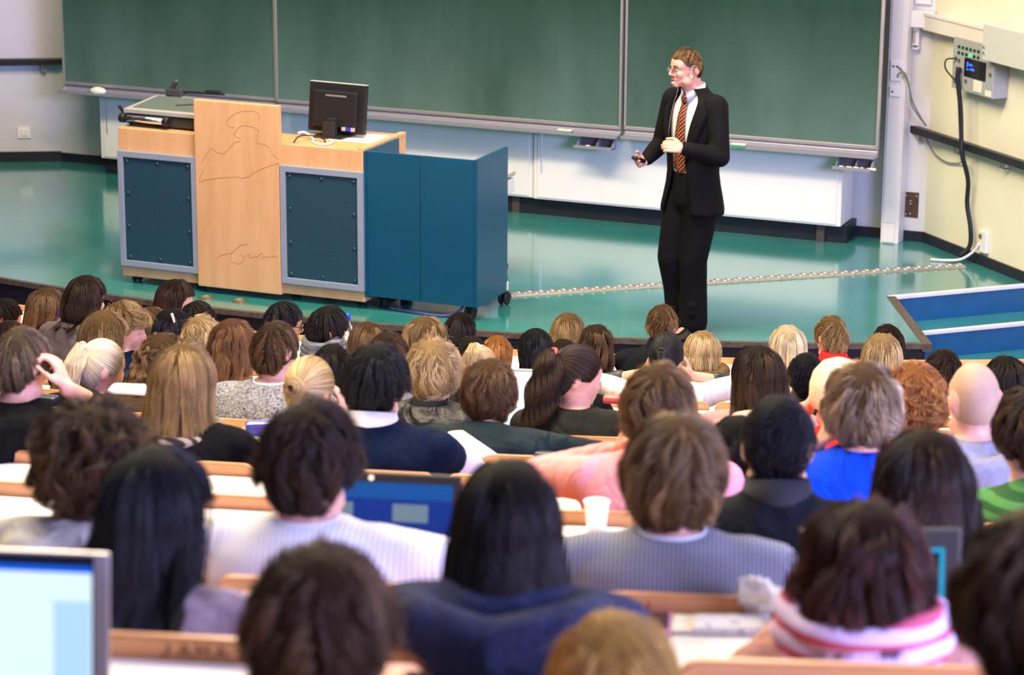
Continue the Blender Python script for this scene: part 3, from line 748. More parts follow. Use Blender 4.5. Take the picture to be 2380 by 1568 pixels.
def add_desk(k, a0, a1, label):
    """white desk top of row k, fixed behind the seat backs in front of it"""
    Rf = desk_R(k) + (.012 if k < 13 else 0); Rn = Rf + .385; z = desk_z(k)
    t = thing('row_desk', label, 'desk', group='long white row desks')
    n = 24
    def slab(Ra, Rb, za, zb):
        r = []
        for i in range(n + 1):
            a = a0 + (a1 - a0) * i / n
            r.append([polar(Ra, a, za), polar(Rb, a, za), polar(Rb, a, zb), polar(Ra, a, zb)])
        b = MB(); b.loft(r); return b
    slab(Rf, Rn, z - .024, z).build('desktop', WHITE_DESK, t)
    slab(Rn, Rn + .014, z - .026, z + .0005).build('edge_strip', SEATW, t)
    for i in range(5):
        a = a0 + (a1 - a0) * (i + .5) / 5; b = MB()
        b.box(-.015, .015, -.30, -.02, z - .05, z - .025, Matrix.Translation(polar(Rf, a)) @ Matrix.Rotation(a, 4, 'Z'))
        b.box(-.02, .02, -.33, -.29, row_floor(k), z - .03, Matrix.Translation(polar(Rf, a)) @ Matrix.Rotation(a, 4, 'Z')); b.build('support', STEELD, t)
    if k == 13:
        slab(Rf - .02, Rf, row_floor(13) + .02, z + .035).build('modesty_panel', SEATW, t)
    return t

# ---------------------------------------------------------------- people: bodies, clothes, hair
V3 = lambda *a: np.array(a, float)


def nrm(v): return v / (np.linalg.norm(v) + 1e-9)


def ik(a, c, l1, l2, pole):
    d = c - a; L = np.linalg.norm(d)
    if L > (l1 + l2) * .995: c = a + d / L * (l1 + l2) * .995; d = c - a; L = np.linalg.norm(d)
    x = (l1 * l1 - l2 * l2 + L * L) / (2 * L); h = math.sqrt(max(l1 * l1 - x * x, 1e-6))
    n = d / L; p = pole - a; p = nrm(p - n * (p @ n))
    return a + n * x + p * h, c


TORSO = [(-.17, .155, .115), (-.08, .172, .125), (.05, .17, .125), (.25, .15, .112), (.45, .158, .118), (.65, .178, .122), (.80, .186, .118), (.90, .168, .098), (.97, .115, .074), (1.02, .066, .060), (1.10, .056, .056), (1.24, .054, .055)]


def torso_rings(hip, nb, wscale, grow=0.0, top=1.24, n=18, bow=.03, dscale=1.0):
    """elliptical rings from the seat to the neck; hip and nb in the person's frame"""
    ax = nb - hip; d = nrm(ax); X = V3(1, 0, 0); Yd = nrm(np.cross(d, X)) * -1
    if Yd[1] < 0: Yd = -Yd
    rings = []
    for u, a, bb in TORSO:
        if u > top: break
        c = hip + ax * u - Yd * (bow * math.sin(PI * min(max(u, 0), 1)))
        neck = u > 1.0
        sc = 1.0 if neck else wscale
        r = []
        for j in range(n):
            q = 2 * PI * j / n; r.append(c + X * (a * sc + grow) * math.cos(q) + Yd * ((bb * (1 if neck else dscale)) + grow) * math.sin(q))
        rings.append(r)
    return rings, d, Yd


def hand_shapes(mb, wrist, fdir, ndir, side, curl=.5, s=1.0, thumb=True):
    """palm with four unequal curled fingers and a thumb leaving the side of the palm"""
    fdir = nrm(fdir); ndir = nrm(ndir - fdir * (ndir @ fdir)); sd = np.cross(fdir, ndir) * side      # towards the thumb
    for k in range(4):
        o = (k - 1.5) * .0195 * s
        base = wrist + fdir * (.086 - .004 * abs(k - 1.2)) * s - sd * o
        mb.cap(wrist + fdir * .012 * s - sd * o * .7, base, .0135 * s, .0105 * s, 8, 3)
        L = (.066, .076, .072, .056)[k] * s; p = base; dcur = fdir.copy(); ang = 0
        for seg, fr in enumerate((.45, .32, .23)):
            ang += curl * (.55, .75, .5)[seg]
            dcur = fdir * math.cos(ang) + ndir * math.sin(ang)
            q = p + dcur * L * fr; mb.cap(p, q, .0092 * s - seg * .0007, .0086 * s - seg * .0009, 8, 3); p = q
    if thumb:
        p0 = wrist + fdir * .022 * s + sd * .024 * s; p1 = p0 + (fdir * .6 + sd * .7 + ndir * .35) * .038 * s
        p2 = p1 + (fdir * .85 + sd * .15 + ndir * .5) * .032 * s; p3 = p2 + (fdir * .9 - sd * .1 + ndir * .5) * .024 * s
        mb.cap(p0, p1, .0145 * s, .0115 * s, 8, 3); mb.cap(p1, p2, .0115 * s, .0098 * s, 8, 3); mb.cap(p2, p3, .0098 * s, .008 * s, 8, 3)


def head_shapes(mb, c, Rm, s=1.0, fine=False, ear=True):
    T = Matrix.Translation(Vector(c)) @ Rm.to_4x4() @ Matrix.Scale(s, 4)
    mb.ell((0, -.006, .012), .074, .092, .102, T, 24, 16)
    mb.ell((0, .026, -.045), .060, .066, .070, T, 20, 12)
    mb.ell((0, .072, -.094), .024, .022, .020, T, 12, 8)
    mb.ell((0, .045, .03), .066, .050, .062, T, 20, 12)
    for sx in (-1, 1):
        mb.ell((sx * .036, .062, -.028), .026, .026, .026, T, 12, 8)
        mb.cap(T @ Vector((sx * .012, .088, .022)), T @ Vector((sx * .048, .072, .020)), .0105 * s, .009 * s, 8)
        mb.ell((sx * (.081 if ear else .072), -.012, -.006), .012, .022 if ear else .018, .035 if ear else .028, T @ Matrix.Rotation(sx * -.28, 4, 'Z') @ Matrix.Rotation(-.15, 4, 'X'), 10, 8)
        mb.ell((sx * .012, .100, -.032), .0085, .010, .0075, T, 8, 6)
        mb.ell((sx * .05, .02, -.075), .022, .035, .028, T, 10, 8)
    mb.cap(T @ Vector((0, .089, .014)), T @ Vector((0, .112, -.024)), .0085 * s, .0118 * s, 10)
    mb.ell((0, .106, -.030), .011, .012, .009, T, 8, 6)
    mb.cap(T @ Vector((-.016, .088, -.060)), T @ Vector((.016, .088, -.060)), .007 * s, .007 * s, 8)
    mb.cap(T @ Vector((-.013, .087, -.071)), T @ Vector((.013, .087, -.071)), .0075 * s, .0075 * s, 8)
    return T


REMESH = []


def remesh_later(name, mb, m, parent, vox, smooth=3, dec=None, tagname=None):
    o = mb.build(name, None, None)
    r = o.modifiers.new('r', 'REMESH'); r.mode = 'VOXEL'; r.voxel_size = vox; r.use_smooth_shade = True
    if smooth:
        s = o.modifiers.new('s', 'SMOOTH'); s.factor = .5; s.iterations = smooth
    if dec:
        d = o.modifiers.new('d', 'DECIMATE'); d.ratio = dec
    REMESH.append((o, m)); o.parent = parent
    return o


def finish_remesh():
    bpy.context.view_layer.update()
    dg = bpy.context.evaluated_depsgraph_get()
    for o, m in REMESH:
        me = bpy.data.meshes.new_from_object(o.evaluated_get(dg)); me.name = o.name
        shade(me)
        old = o.data; o.modifiers.clear(); o.data = me; bpy.data.meshes.remove(old)
        me.materials.clear(); me.materials.append(m)
    REMESH.clear()


# ---- skin
def skin(name, col):
    if name in MATS: return MATS[name]
    m, nt, b = nodes(name); b.inputs['Roughness'].default_value = .5; b.inputs['Specular IOR Level'].default_value = .35
    tc = N(nt, 'ShaderNodeTexCoord'); nz = N(nt, 'ShaderNodeTexNoise', Scale=25.0, Detail=4.0); nt.links.new(tc.outputs['Object'], nz.inputs[0])
    cr = N(nt, 'ShaderNodeValToRGB'); e = cr.color_ramp.elements; e[0].position = .3; e[1].position = .7
    e[0].color = (col[0] * .9, col[1] * .8, col[2] * .8, 1); e[1].color = (min(1, col[0] * 1.06), col[1] * 1.06, col[2] * 1.06, 1)
    nt.links.new(nz.outputs['Fac'], cr.inputs[0]); nt.links.new(cr.outputs[0], b.inputs['Base Color'])
    b.inputs['Subsurface Weight'].default_value = .06; b.inputs['Subsurface Radius'].default_value = (.02, .008, .005); b.inputs['Subsurface Scale'].default_value = .4
    MATS[name] = m
    return m


SKIN = {'fair': skin('skin_fair', (.72, .39, .29)), 'tan': skin('skin_tan', (.55, .29, .17)), 'asian': skin('skin_light', (.66, .40, .28)), 'dark': skin('skin_dark', (.075, .038, .026)), 'pink': skin('skin_pink', (.76, .40, .33))}


# ---- hair
HAIRCOL = {  # root, mid, light streak
    'black': ((.004, .004, .006), (.006, .006, .009), (.016, .015, .020)),
    'blackbrown': ((.004, .003, .003), (.009, .006, .005), (.026, .016, .012)),
    'dkbrown': ((.006, .003, .002), (.017, .0075, .004), (.062, .031, .015)),
    'redbrown': ((.008, .003, .002), (.024, .008, .005), (.095, .030, .016)),
    'brown': ((.013, .006, .0025), (.040, .019, .008), (.14, .075, .031)),
    'ltbrown': ((.028, .014, .005), (.088, .046, .018), (.27, .16, .068)),
    'ashbrown': ((.034, .018, .007), (.125, .068, .026), (.42, .27, .12)),
    'dkblonde': ((.050, .027, .009), (.165, .095, .033), (.42, .28, .12)),
    'blonde': ((.15, .085, .030), (.38, .245, .10), (.70, .54, .30)),
    'gold': ((.17, .080, .014), (.44, .245, .052), (.74, .48, .14)),
    'platinum': ((.36, .25, .12), (.68, .54, .33), (.90, .80, .62)),
    'streak': ((.032, .016, .006), (.12, .068, .027), (.74, .58, .38)),
    'auburn': ((.036, .015, .006), (.115, .050, .020), (.30, .15, .065)),
    'ginger': ((.11, .036, .009), (.31, .115, .027), (.56, .27, .085)),
    'grey': ((.028, .017, .010), (.085, .056, .033), (.25, .18, .115)),
}


def hair_mat(key):
    nm = 'hair_' + key
    if nm in MATS: return MATS[nm]
    a, c, l = HAIRCOL[key]
    m, nt, b = nodes(nm)
    hi = N(nt, 'ShaderNodeHairInfo')
    cr = N(nt, 'ShaderNodeValToRGB'); e = cr.color_ramp.elements
    e[0].position = 0; e[0].color = (*a, 1); e[1].position = 1; e[1].color = (*l, 1)
    x = e.new(.45); x.color = (*c, 1); x = e.new(.72); x.color = (*[(c[i] * .6 + l[i] * .4) for i in range(3)], 1)
    an = N(nt, 'ShaderNodeAttribute'); an.attribute_name = 'tone'; nt.links.new(an.outputs['Fac'], cr.inputs[0])
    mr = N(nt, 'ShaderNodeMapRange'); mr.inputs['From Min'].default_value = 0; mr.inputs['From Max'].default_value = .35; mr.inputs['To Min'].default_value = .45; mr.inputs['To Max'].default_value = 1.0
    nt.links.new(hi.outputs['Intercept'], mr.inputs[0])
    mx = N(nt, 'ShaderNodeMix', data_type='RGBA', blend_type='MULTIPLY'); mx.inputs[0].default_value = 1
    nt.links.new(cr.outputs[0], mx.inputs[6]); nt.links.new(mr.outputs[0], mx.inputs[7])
    b.inputs['Roughness'].default_value = .45; b.inputs['Specular IOR Level'].default_value = .25
    nt.links.new(mx.outputs[2], b.inputs['Base Color'])
    hr = N(nt, 'ShaderNodeBsdfHair'); hr.component = 'Reflection'
    hr.inputs['RoughnessU'].default_value = .28; hr.inputs['RoughnessV'].default_value = .5; hr.inputs['Offset'].default_value = -.05
    hr.inputs['Color'].default_value = (*[min(1, .03 + 1.15 * v) for v in l], 1)
    ms = N(nt, 'ShaderNodeMixShader'); ms.inputs[0].default_value = .20
    nt.links.new(b.outputs[0], ms.inputs[1]); nt.links.new(hr.outputs[0], ms.inputs[2])
    nt.links.new(ms.outputs[0], nt.nodes['Material Output'].inputs[0])
    MATS[nm] = m
    mat('hairbase_' + key, tuple(v * .40 + w * .1 for v, w in zip(c, a)), .75, .06, var=.35, scale=60, stretch=(1, 1, .15))  # cap under the strands coloured darker, painting shade into the gaps
    return m


def smoothstep(a, b, x): t = np.clip((x - a) / (b - a), 0, 1); return t * t * (3 - 2 * t)


class Head:
    """hair envelope in the head frame: +y face, z up"""
    def __init__(s, th=(.02, .02, .02), tilt=25, yawc=0, kind='short', length=.25, prof=None, nape=-.085, lean=0.0, front=.050, side=-.012, rough=.03, seed=0):
        s.a, s.b, s.c = .076 + th[0], .094 + th[1], .108 + th[2]; s.th = float(np.mean(th)); s.kind = kind
        ti = math.radians(tilt); yc = math.radians(yawc)
        c = V3(math.sin(yc) * math.sin(ti), -math.sin(ti) * math.cos(yc), math.cos(ti)); s.crown = c
        e1 = nrm(np.cross(c, V3(1, 0, 0))); e1 = -e1 if e1[1] < 0 else e1; e2 = np.cross(c, e1)
        NP, NA, NS = 72, 90, 40
        s.NP, s.NS = NP, NS; M = np.zeros((NP, NS, 3)); s.len = np.zeros(NP); s.root = np.zeros(NP); s.front = np.zeros(NP, bool)
        al = np.linspace(0.02, 2.75, NA)
        prof = prof or [(0, 1.0), (.12, .98), (.3, 1.0), (.6, 1.0)]
        pz = [p[0] for p in prof]; pf = [p[1] for p in prof]
        zeq = -.015
        for i in range(NP):
            ph = 2 * PI * i / NP
            d = np.cos(al)[:, None] * c + np.sin(al)[:, None] * (math.cos(ph) * e1 + math.sin(ph) * e2)
            k = 1 / np.sqrt((d[:, 0] / s.a) ** 2 + (d[:, 1] / s.b) ** 2 + (d[:, 2] / s.c) ** 2)
            P = d * k[:, None] + V3(0, -.004, .008)
            theta = np.degrees(np.abs(np.arctan2(P[:, 0], P[:, 1])))                       # 0 = face
            zmin = np.where(theta < 48, front, np.where(theta < 75, front + (side - front) * (theta - 48) / 27, np.where(theta < 105, side, side + (nape - side) * smoothstep(105, 150, theta))))
            bad = np.where(P[:, 2] < zmin)[0]; e = bad[0] if len(bad) else NA - 1
            e = max(e, 3)
            fr = theta[min(e, NA - 1)] < 62
            s.front[i] = fr
            if kind == 'long' and not fr:
                ze = np.where((P[:, 2] < zeq) & (np.arange(NA) > 5))[0]; e = ze[0] if len(ze) else NA - 1
                Q = P[:e + 1]; last = P[e]; seg = np.linalg.norm(np.diff(Q, axis=0), axis=1).sum(); s.root[i] = seg
                zz = np.linspace(0, length + zeq, 30)[1:]
                f = np.interp(zz, pz, pf); sh = np.maximum(zz - .13, 0) * math.tan(lean) * .8
                # hair at the sides swings in behind the shoulder line
                fall = np.stack([last[0] * f, last[1] * f - sh - np.where(last[1] > -.02, .35 * np.minimum(zz, .2) * 1.0, 0), last[2] - zz], 1)
                Q = np.vstack([Q, fall])
            else:
                Q = P[:e + 1]; s.root[i] = np.linalg.norm(np.diff(Q, axis=0), axis=1).sum()
            sl = np.r_[0, np.cumsum(np.linalg.norm(np.diff(Q, axis=0), axis=1))]; s.len[i] = sl[-1]
            for ax in range(3): M[i, :, ax] = np.interp(np.linspace(0, sl[-1], NS), sl, Q[:, ax])
        g = np.random.default_rng(int(abs(th[0]) * 1e5) + int(length * 100) + seed)
        pp = np.arange(NP)[:, None] / NP * 2 * PI; ss = np.linspace(0, 1, NS)[None]
        nz = sum(g.uniform(.5, 1) / (1 + .25 * k) * np.sin(k * pp + g.uniform(0, 6) + g.uniform(-3, 3) * ss * 2) for k in (2, 3, 5, 7, 9, 12)) / 3.0
        s.M = M * (1 + rough * nz * np.minimum(ss * 3, 1))[..., None]

    def at(s, ph, sl):
        """points on the envelope at azimuth ph (rad) and arc length sl"""
        f = (ph / (2 * PI) * s.NP) % s.NP; i0 = np.floor(f).astype(int) % s.NP; i1 = (i0 + 1) % s.NP; w = (f - np.floor(f))[..., None]
        L = s.len[i0] * (1 - w[..., 0]) + s.len[i1] * w[..., 0]
        g = np.clip(sl / L, 0, 1) * (s.NS - 1); j0 = np.minimum(np.floor(g).astype(int), s.NS - 2); v = (g - j0)[..., None]
        A = s.M[i0, j0] * (1 - v) + s.M[i0, j0 + 1] * v; B = s.M[i1, j0] * (1 - v) + s.M[i1, j0 + 1] * v
        return A * (1 - w) + B * w

    def normal(s, P):
        n = np.stack([P[..., 0] / s.a ** 2, P[..., 1] / s.b ** 2, np.maximum(P[..., 2], 0) / s.c ** 2], -1)
        return n / (np.linalg.norm(n, axis=-1, keepdims=True) + 1e-9)

    def cap_mesh(s, off):
        P = s.M.copy(); n = s.normal(P); P = P + n * off
        P[:, -1] += n[:, -1] * -.012
        return P


def curves_obj(name, pts, rad, m, parent, tone=None):
    """pts (N,m,3)"""
    Nn, mm, _ = pts.shape
    hc = bpy.data.hair_curves.new(name); hc.add_curves([mm] * Nn)
    hc.attributes['position'].data.foreach_set('vector', np.ascontiguousarray(pts, dtype=np.float32).ravel())
    at = hc.attributes.get('radius') or hc.attributes.new('radius', 'FLOAT', 'POINT')
    t = np.linspace(0, 1, mm); rr = rad * (1 - .65 * t ** 2)
    at.data.foreach_set('value', np.tile(rr, Nn).astype(np.float32))
    hc.materials.append(m)
    if tone is None:
        g = np.random.default_rng(Nn); tone = .55 * g.uniform(size=24)[g.integers(0, 24, Nn)] + .45 * g.uniform(size=Nn)
    ta = hc.attributes.new('tone', 'FLOAT', 'CURVE'); ta.data.foreach_set('value', np.asarray(tone, dtype=np.float32))
    o = bpy.data.objects.new(name, hc); COL.objects.link(o); o.parent = parent; o['kind'] = 'stuff'
    return o


def strands(hd, n, mp, seed, slen=None, clump=60, pull=.6, swirl=0.0, mess=.0, wave=0.0, wl=.06, lift=0.0, jit=.12, fuzz=.004, tie=None, inner=.55):
    """strand points on the envelope (n, mp, 3)"""
    g = np.random.default_rng(seed)
    ph = g.uniform(0, 2 * PI, n); i0 = (ph / (2 * PI) * hd.NP).astype(int) % hd.NP
    root = hd.root[i0] * np.sqrt(g.uniform(0.0004, 1.0, n)); Lc = hd.len[i0]
    if hd.kind == 'long':
        root = np.where(g.uniform(size=n) < .35, root * .25, root)
        s1 = Lc * (1 - jit * g.uniform(size=n) ** 2)
        short = g.uniform(size=n) < .15; s1 = np.where(short, root + (Lc - root) * g.uniform(.4, .9, n), s1)
    else:
        ln = (slen or .06) * g.uniform(.6, 1.15, n); s1 = np.minimum(root + ln, Lc * (1.0 + .06 * g.uniform(-1, 1, n)))
    s1 = np.maximum(s1, root + .008)
    t = np.linspace(0, 1, mp)[None, :]
    sl = root[:, None] + (s1 - root)[:, None] * t
    # clump cells
    nc = clump; cph = g.uniform(0, 2 * PI, nc); cs = g.uniform(0, 1, nc)
    key = np.argmin((np.cos(ph)[:, None] - np.cos(cph)[None]) ** 2 + (np.sin(ph)[:, None] - np.sin(cph)[None]) ** 2 + .6 * ((root / (hd.root[i0] + 1e-6))[:, None] - cs[None]) ** 2, axis=1)
    dph = (cph[key] - ph + PI) % (2 * PI) - PI; dph = np.clip(dph, -.5, .5)
    phase = g.uniform(0, 2 * PI, nc)[key][:, None]; camp = g.uniform(.4, 1.0, nc)[key][:, None]
    pht = ph[:, None] + dph[:, None] * pull * t ** .8 + swirl * np.exp(-sl / .05) + mess * camp * np.sin(phase * 3 + t * 2.2) * t
    P = hd.at(pht, sl); nn = hd.normal(P)
    u = g.uniform(inner, 1.0, n)[:, None]; th = hd.th + .006
    rise = np.minimum(t * 3.5, 1.0)
    # strands start at the scalp and settle in their layer
    layer = (cs[key][:, None] - .5) * .95
    off = -th * .95 * (1 - rise) + rise * (-(1 - u) * th * .8 + layer * th * .75)
    off = off + lift * t * camp
    tang = np.zeros_like(P); tang[:, :-1] = P[:, 1:] - P[:, :-1]; tang[:, -1] = tang[:, -2]; tang /= (np.linalg.norm(tang, axis=-1, keepdims=True) + 1e-9)
    bi = np.cross(nn, tang)
    P = P + nn * off[..., None]
    if wave:
        w_ = np.sin(2 * PI * sl / wl + phase) * camp * wave * np.minimum(1, sl / .10)
        w2 = np.cos(2 * PI * sl / wl * .9 + phase * 1.7) * camp * wave * np.minimum(1, sl / .10)
        P = P + bi * w_[..., None] + nn * (w2 * .6)[..., None]
    if fuzz:
        fly = np.where(g.uniform(size=(n, 1)) < .035, 3.2, 1.0)
        fz = (g.normal(size=(n, 3)) * fuzz * fly)[:, None, :] * (t ** 1.5)[..., None]; P = P + fz
    g2 = np.random.default_rng(seed + 77); tone = np.clip(.04 + .92 * (g2.uniform(size=nc)[key] ** 1.3) + .30 * (cs[key] - .5) + .10 * g2.normal(size=n), 0, 1)
    return P, tone


def tail_strands(n, mp, seed, path, rad, wave=.0, wl=.08, jit=.25):
    """bundle of strands along a path; rad per path point"""
    g = np.random.default_rng(seed); path = np.array(path, float); k = len(path)
    sl = np.r_[0, np.cumsum(np.linalg.norm(np.diff(path, axis=0), axis=1))]
    t = np.linspace(0, 1, mp)[None, :] * (1 - jit * g.uniform(size=(n, 1)) ** 2)
    S = t * sl[-1]; C = np.stack([np.interp(S, sl, path[:, i]) for i in range(3)], -1); R = np.interp(S, sl, rad)
    a = g.uniform(0, 2 * PI, (n, 1)); rr = np.sqrt(g.uniform(size=(n, 1)))
    ph = np.round(a * 3) ; w = wave * np.sin(2 * PI * S / wl + ph) if wave else 0
    C = C.copy(); C[..., 0] += R * rr * np.cos(a) + w; C[..., 1] += R * rr * np.sin(a) * .8; C[..., 2] += (g.normal(size=(n, 1)) * .003)
    return C


def add_hair(parent, T, style, colkey, D, seed, th, lean, extra):
    """builds the hair part (mesh) and its strands (curves), T maps head frame to the person's frame"""
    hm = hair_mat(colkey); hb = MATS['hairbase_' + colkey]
    px = F / D; scale = 1.0
    n0 = int(np.clip(900 + 5.5 * px, 2600, 7500)); r0_ = max(.00055, .36 / px)
    pr = dict(clump=70, pull=.55, swirl=.5, mess=.15, wave=.0, wl=.06, lift=.0, fuzz=.004, jit=.12, slen=.06, inner=.45)
    hk = dict(kind='short', tilt=28, nape=-.082, front=.05, side=-.015)
    if style == 'short': pass
    elif style == 'crop': pr.update(slen=.018, swirl=.7, mess=.05, clump=140, fuzz=.0025, pull=.12); 
    elif style == 'shaved': pr.update(slen=.006, clump=200, fuzz=.001, mess=0); hk.update(nape=-.07)
    elif style == 'messy': pr.update(slen=.085, mess=.45, lift=.010, wave=.006, wl=.09, clump=46, pull=.75, fuzz=.005)
    elif style == 'medium': pr.update(slen=.13, mess=.35, wave=.006, wl=.12, clump=44, pull=.75, lift=.006); hk.update(nape=-.135, side=-.055, tilt=24)
    elif style == 'curly': pr.update(slen=.10, wave=.011, wl=.045, mess=.4, lift=.012, clump=90, pull=.8, fuzz=.005); hk.update(nape=-.10, side=-.05)
    elif style == 'long': hk.update(kind='long', tilt=8); pr.update(swirl=0, clump=40, pull=.5, mess=.05, wave=.002, wl=.25)
    elif style == 'wavy': hk.update(kind='long', tilt=10); pr.update(swirl=0, clump=46, pull=.8, mess=.10, wave=.010, wl=.13, fuzz=.006, jit=.22)
    elif style == 'curls': hk.update(kind='long', tilt=12); pr.update(swirl=0, clump=80, pull=.85, mess=.2, wave=.015, wl=.07, fuzz=.008, jit=.3)
    elif style in ('pony', 'bun'): hk.update(tilt=extra.get('tie', 70), nape=-.09); pr.update(slen=.3, swirl=0, clump=50, pull=.5, mess=.04, inner=.7)
    for k_ in ('kind', 'tilt', 'yawc', 'length', 'prof', 'nape', 'front', 'side'):
        if k_ in extra: hk[k_] = extra[k_]
    for k_ in pr:
        if k_ in extra: pr[k_] = extra[k_]
    if style == 'afro' : pass
    hd = Head(th=th, lean=lean, seed=seed, rough=extra.get('rough', {'shaved': 0, 'crop': .008, 'short': .03, 'bun': .012, 'pony': .012, 'long': .03}.get(style, .05)), **hk)
    Rm = np.array(T.to_3x3()); tv = np.array(T.translation)
    def tr(P):
        Q = P @ Rm.T + tv
        if '_torso' in extra and not extra.get('nopush') and hd.kind == 'long':           # hair lies on the back instead of sinking into it
            hp, nb_, sw_ = extra['_torso']; u = (Q[..., 2] - hp[2]) / (nb_[2] - hp[2]); tu = [t_[0] for t_ in TORSO]
            ay = hp[1] + np.clip(u, 0, 1.1) * (nb_[1] - hp[1]) - .03 * np.sin(PI * np.clip(u, 0, 1))
            cl = max(.55, (nb_[2] - hp[2]) / np.linalg.norm(nb_ - hp)); dp = (np.interp(u, tu, [t_[2] for t_ in TORSO]) + .040) / cl; xh = np.interp(u, tu, [t_[1] for t_ in TORSO]) * sw_ + .05
            lim = ay - dp * np.sqrt(np.clip(1 - (Q[..., 0] / xh) ** 2, 0, 1))
            hit = (u < 1.02) & (np.abs(Q[..., 0]) < xh) & (Q[..., 1] > lim) & (Q[..., 1] < ay + .03)
            w_ = np.clip((1.02 - u) / .06, 0, 1)
            Q[..., 1] = np.where(hit, Q[..., 1] * (1 - w_) + (lim - .012 * np.abs(np.sin(Q[..., 0] * 90))) * w_, Q[..., 1])
        return Q
    mb = MB(); P = tr(hd.cap_mesh(-hd.th * .55)); mb.grid([[P[i, j] for i in range(hd.NP)] for j in range(0, hd.NS, 2)] + [[P[i, hd.NS - 1] for i in range(hd.NP)]], close=True)
    top = tr((hd.crown * 0 + hd.M[:, 0].mean(0) + hd.crown * -hd.th * .5)[None])[0]
    nv = len(mb.v); mb.v.append(tuple(top)); mb.f += [(nv, (i + 1) % hd.NP, i) for i in range(hd.NP)]
    if extra.get('sparse'):
        mb = MB(); n0 = int(n0 * extra['sparse']); P = tr(hd.cap_mesh(-hd.th - .003)); mb.grid([[P[i, j] for i in range(hd.NP)] for j in range(0, hd.NS, 4)], close=True)
    ho = mb.build('hair', hb, parent, smooth=True)
    mp = {'short': 7, 'long': 16}[hd.kind] if style not in ('curly', 'curls', 'wavy') else (12 if style == 'curly' else 26 if style == 'curls' else 20)
    S, tone = strands(hd, n0, mp, seed, **pr)
    if style in ('pony', 'bun'):
        # hair runs from the hairline to the tie: start anywhere, end at the crown of the flow
        g = np.random.default_rng(seed + 5); ph = g.uniform(0, 2 * PI, n0); i0 = (ph / (2 * PI) * hd.NP).astype(int) % hd.NP
        s0 = hd.root[i0] * np.sqrt(g.uniform(.02, 1, n0)); t = np.linspace(0, 1, 10)[None]
        sl = s0[:, None] * (1 - t) + .004; q = hd.at(ph[:, None] + .12 * np.sin(6 * ph)[:, None] * t, sl); nn = hd.normal(q)
        S = q + nn * (-hd.th * g.uniform(.05, .6, n0))[:, None, None]; tone = np.clip(.5 + .16 * np.sin(ph * 17 + 2 * np.sin(ph * 5)) + .24 * g.normal(size=n0), 0, 1)
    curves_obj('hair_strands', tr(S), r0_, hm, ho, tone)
    tie = hd.M[:, 0].mean(0); lean = min(lean, .5) * .3
    if style == 'pony':
        L = extra.get('tail', .3); w_ = extra.get('tailw', .04); o = extra.get('tailx', 0.0); nrmc = hd.crown
        to_ = extra.get('tailout', 1.0)
        path = [tie - nrmc * .01, tie + nrmc * .03 + V3(0, 0, .012), tie + nrmc * .05 * to_ + V3(o * .2, 0, -.02), tie + nrmc * .05 * to_ + V3(o * .5, -.01 - .3 * math.tan(lean) * L, -L * .4), tie + nrmc * .04 * to_ + V3(o, -.015 - .8 * math.tan(lean) * L, -L)]
        rad = [.010, .018, w_ * .8, w_, w_ * extra.get('taper', .45)]
        Tt = tail_strands(int(n0 * .45), 18, seed + 9, path, rad, wave=extra.get('tailwave', .005), wl=.12)
        to = bpy.data.objects.new('ponytail', None)
        q = MB(); q.tube([tr(np.array(p)[None])[0] for p in path], [r_ * .6 for r_ in rad], 10); tm = q.build('ponytail', hb, parent, smooth=True)
        curves_obj('hair_strands', tr(Tt), r0_, hm, tm); bpy.data.objects.remove(to)
        q = MB(); pc = tie + nrmc * .022 + V3(0, 0, .008)
        q.tube([tr((pc + .02 * (V3(math.cos(a), 0, 0) + np.cross(nrmc, V3(1, 0, 0)) * math.sin(a)))[None])[0] for a in np.linspace(0, 2 * PI, 15)], .006, 7)
        q.build('hair_tie', mat('hairtie_' + extra.get('tiec', 'black'), {'black': (.01, .01, .012), 'red': (.75, .08, .07), 'white': (.8, .75, .68), 'blue': (.08, .08, .4)}[extra.get('tiec', 'black')], .5, .4), parent)
    if style == 'bun':
        R = extra.get('bunr', .036); c = tie + hd.crown * (R * .75)
        q = MB(); q.ell(tuple(c), R * .85, R * .85, R * .85, nu=16, nv=10); Pq = tr(np.array(q.v)); q.v = [tuple(p) for p in Pq]; bo = q.build('hair_bun', hb, parent, smooth=True)
        g = np.random.default_rng(seed + 3); nb_ = int(n0 * .35); t = np.linspace(0, 1, 16)[None]
        a0 = g.uniform(0, 2 * PI, (nb_, 1)); la = np.arcsin(g.uniform(-.95, .95, (nb_, 1))); ax1 = nrm(np.cross(hd.crown, V3(1, 0, 0))); ax2 = V3(1, 0, 0)
        a = a0 + t * g.uniform(1.2, 2.6, (nb_, 1)); rr = R * (1 + .10 * g.normal(size=(nb_, 1)) * .5)
        B = c + (rr * np.cos(la) * np.cos(a))[..., None] * ax1 + (rr * np.cos(la) * np.sin(a))[..., None] * ax2 + (rr * (np.sin(la) + .15 * np.sin(a * 1.3)))[..., None] * hd.crown
        curves_obj('hair_strands', tr(B), r0_, hm, bo)
    return ho, hd


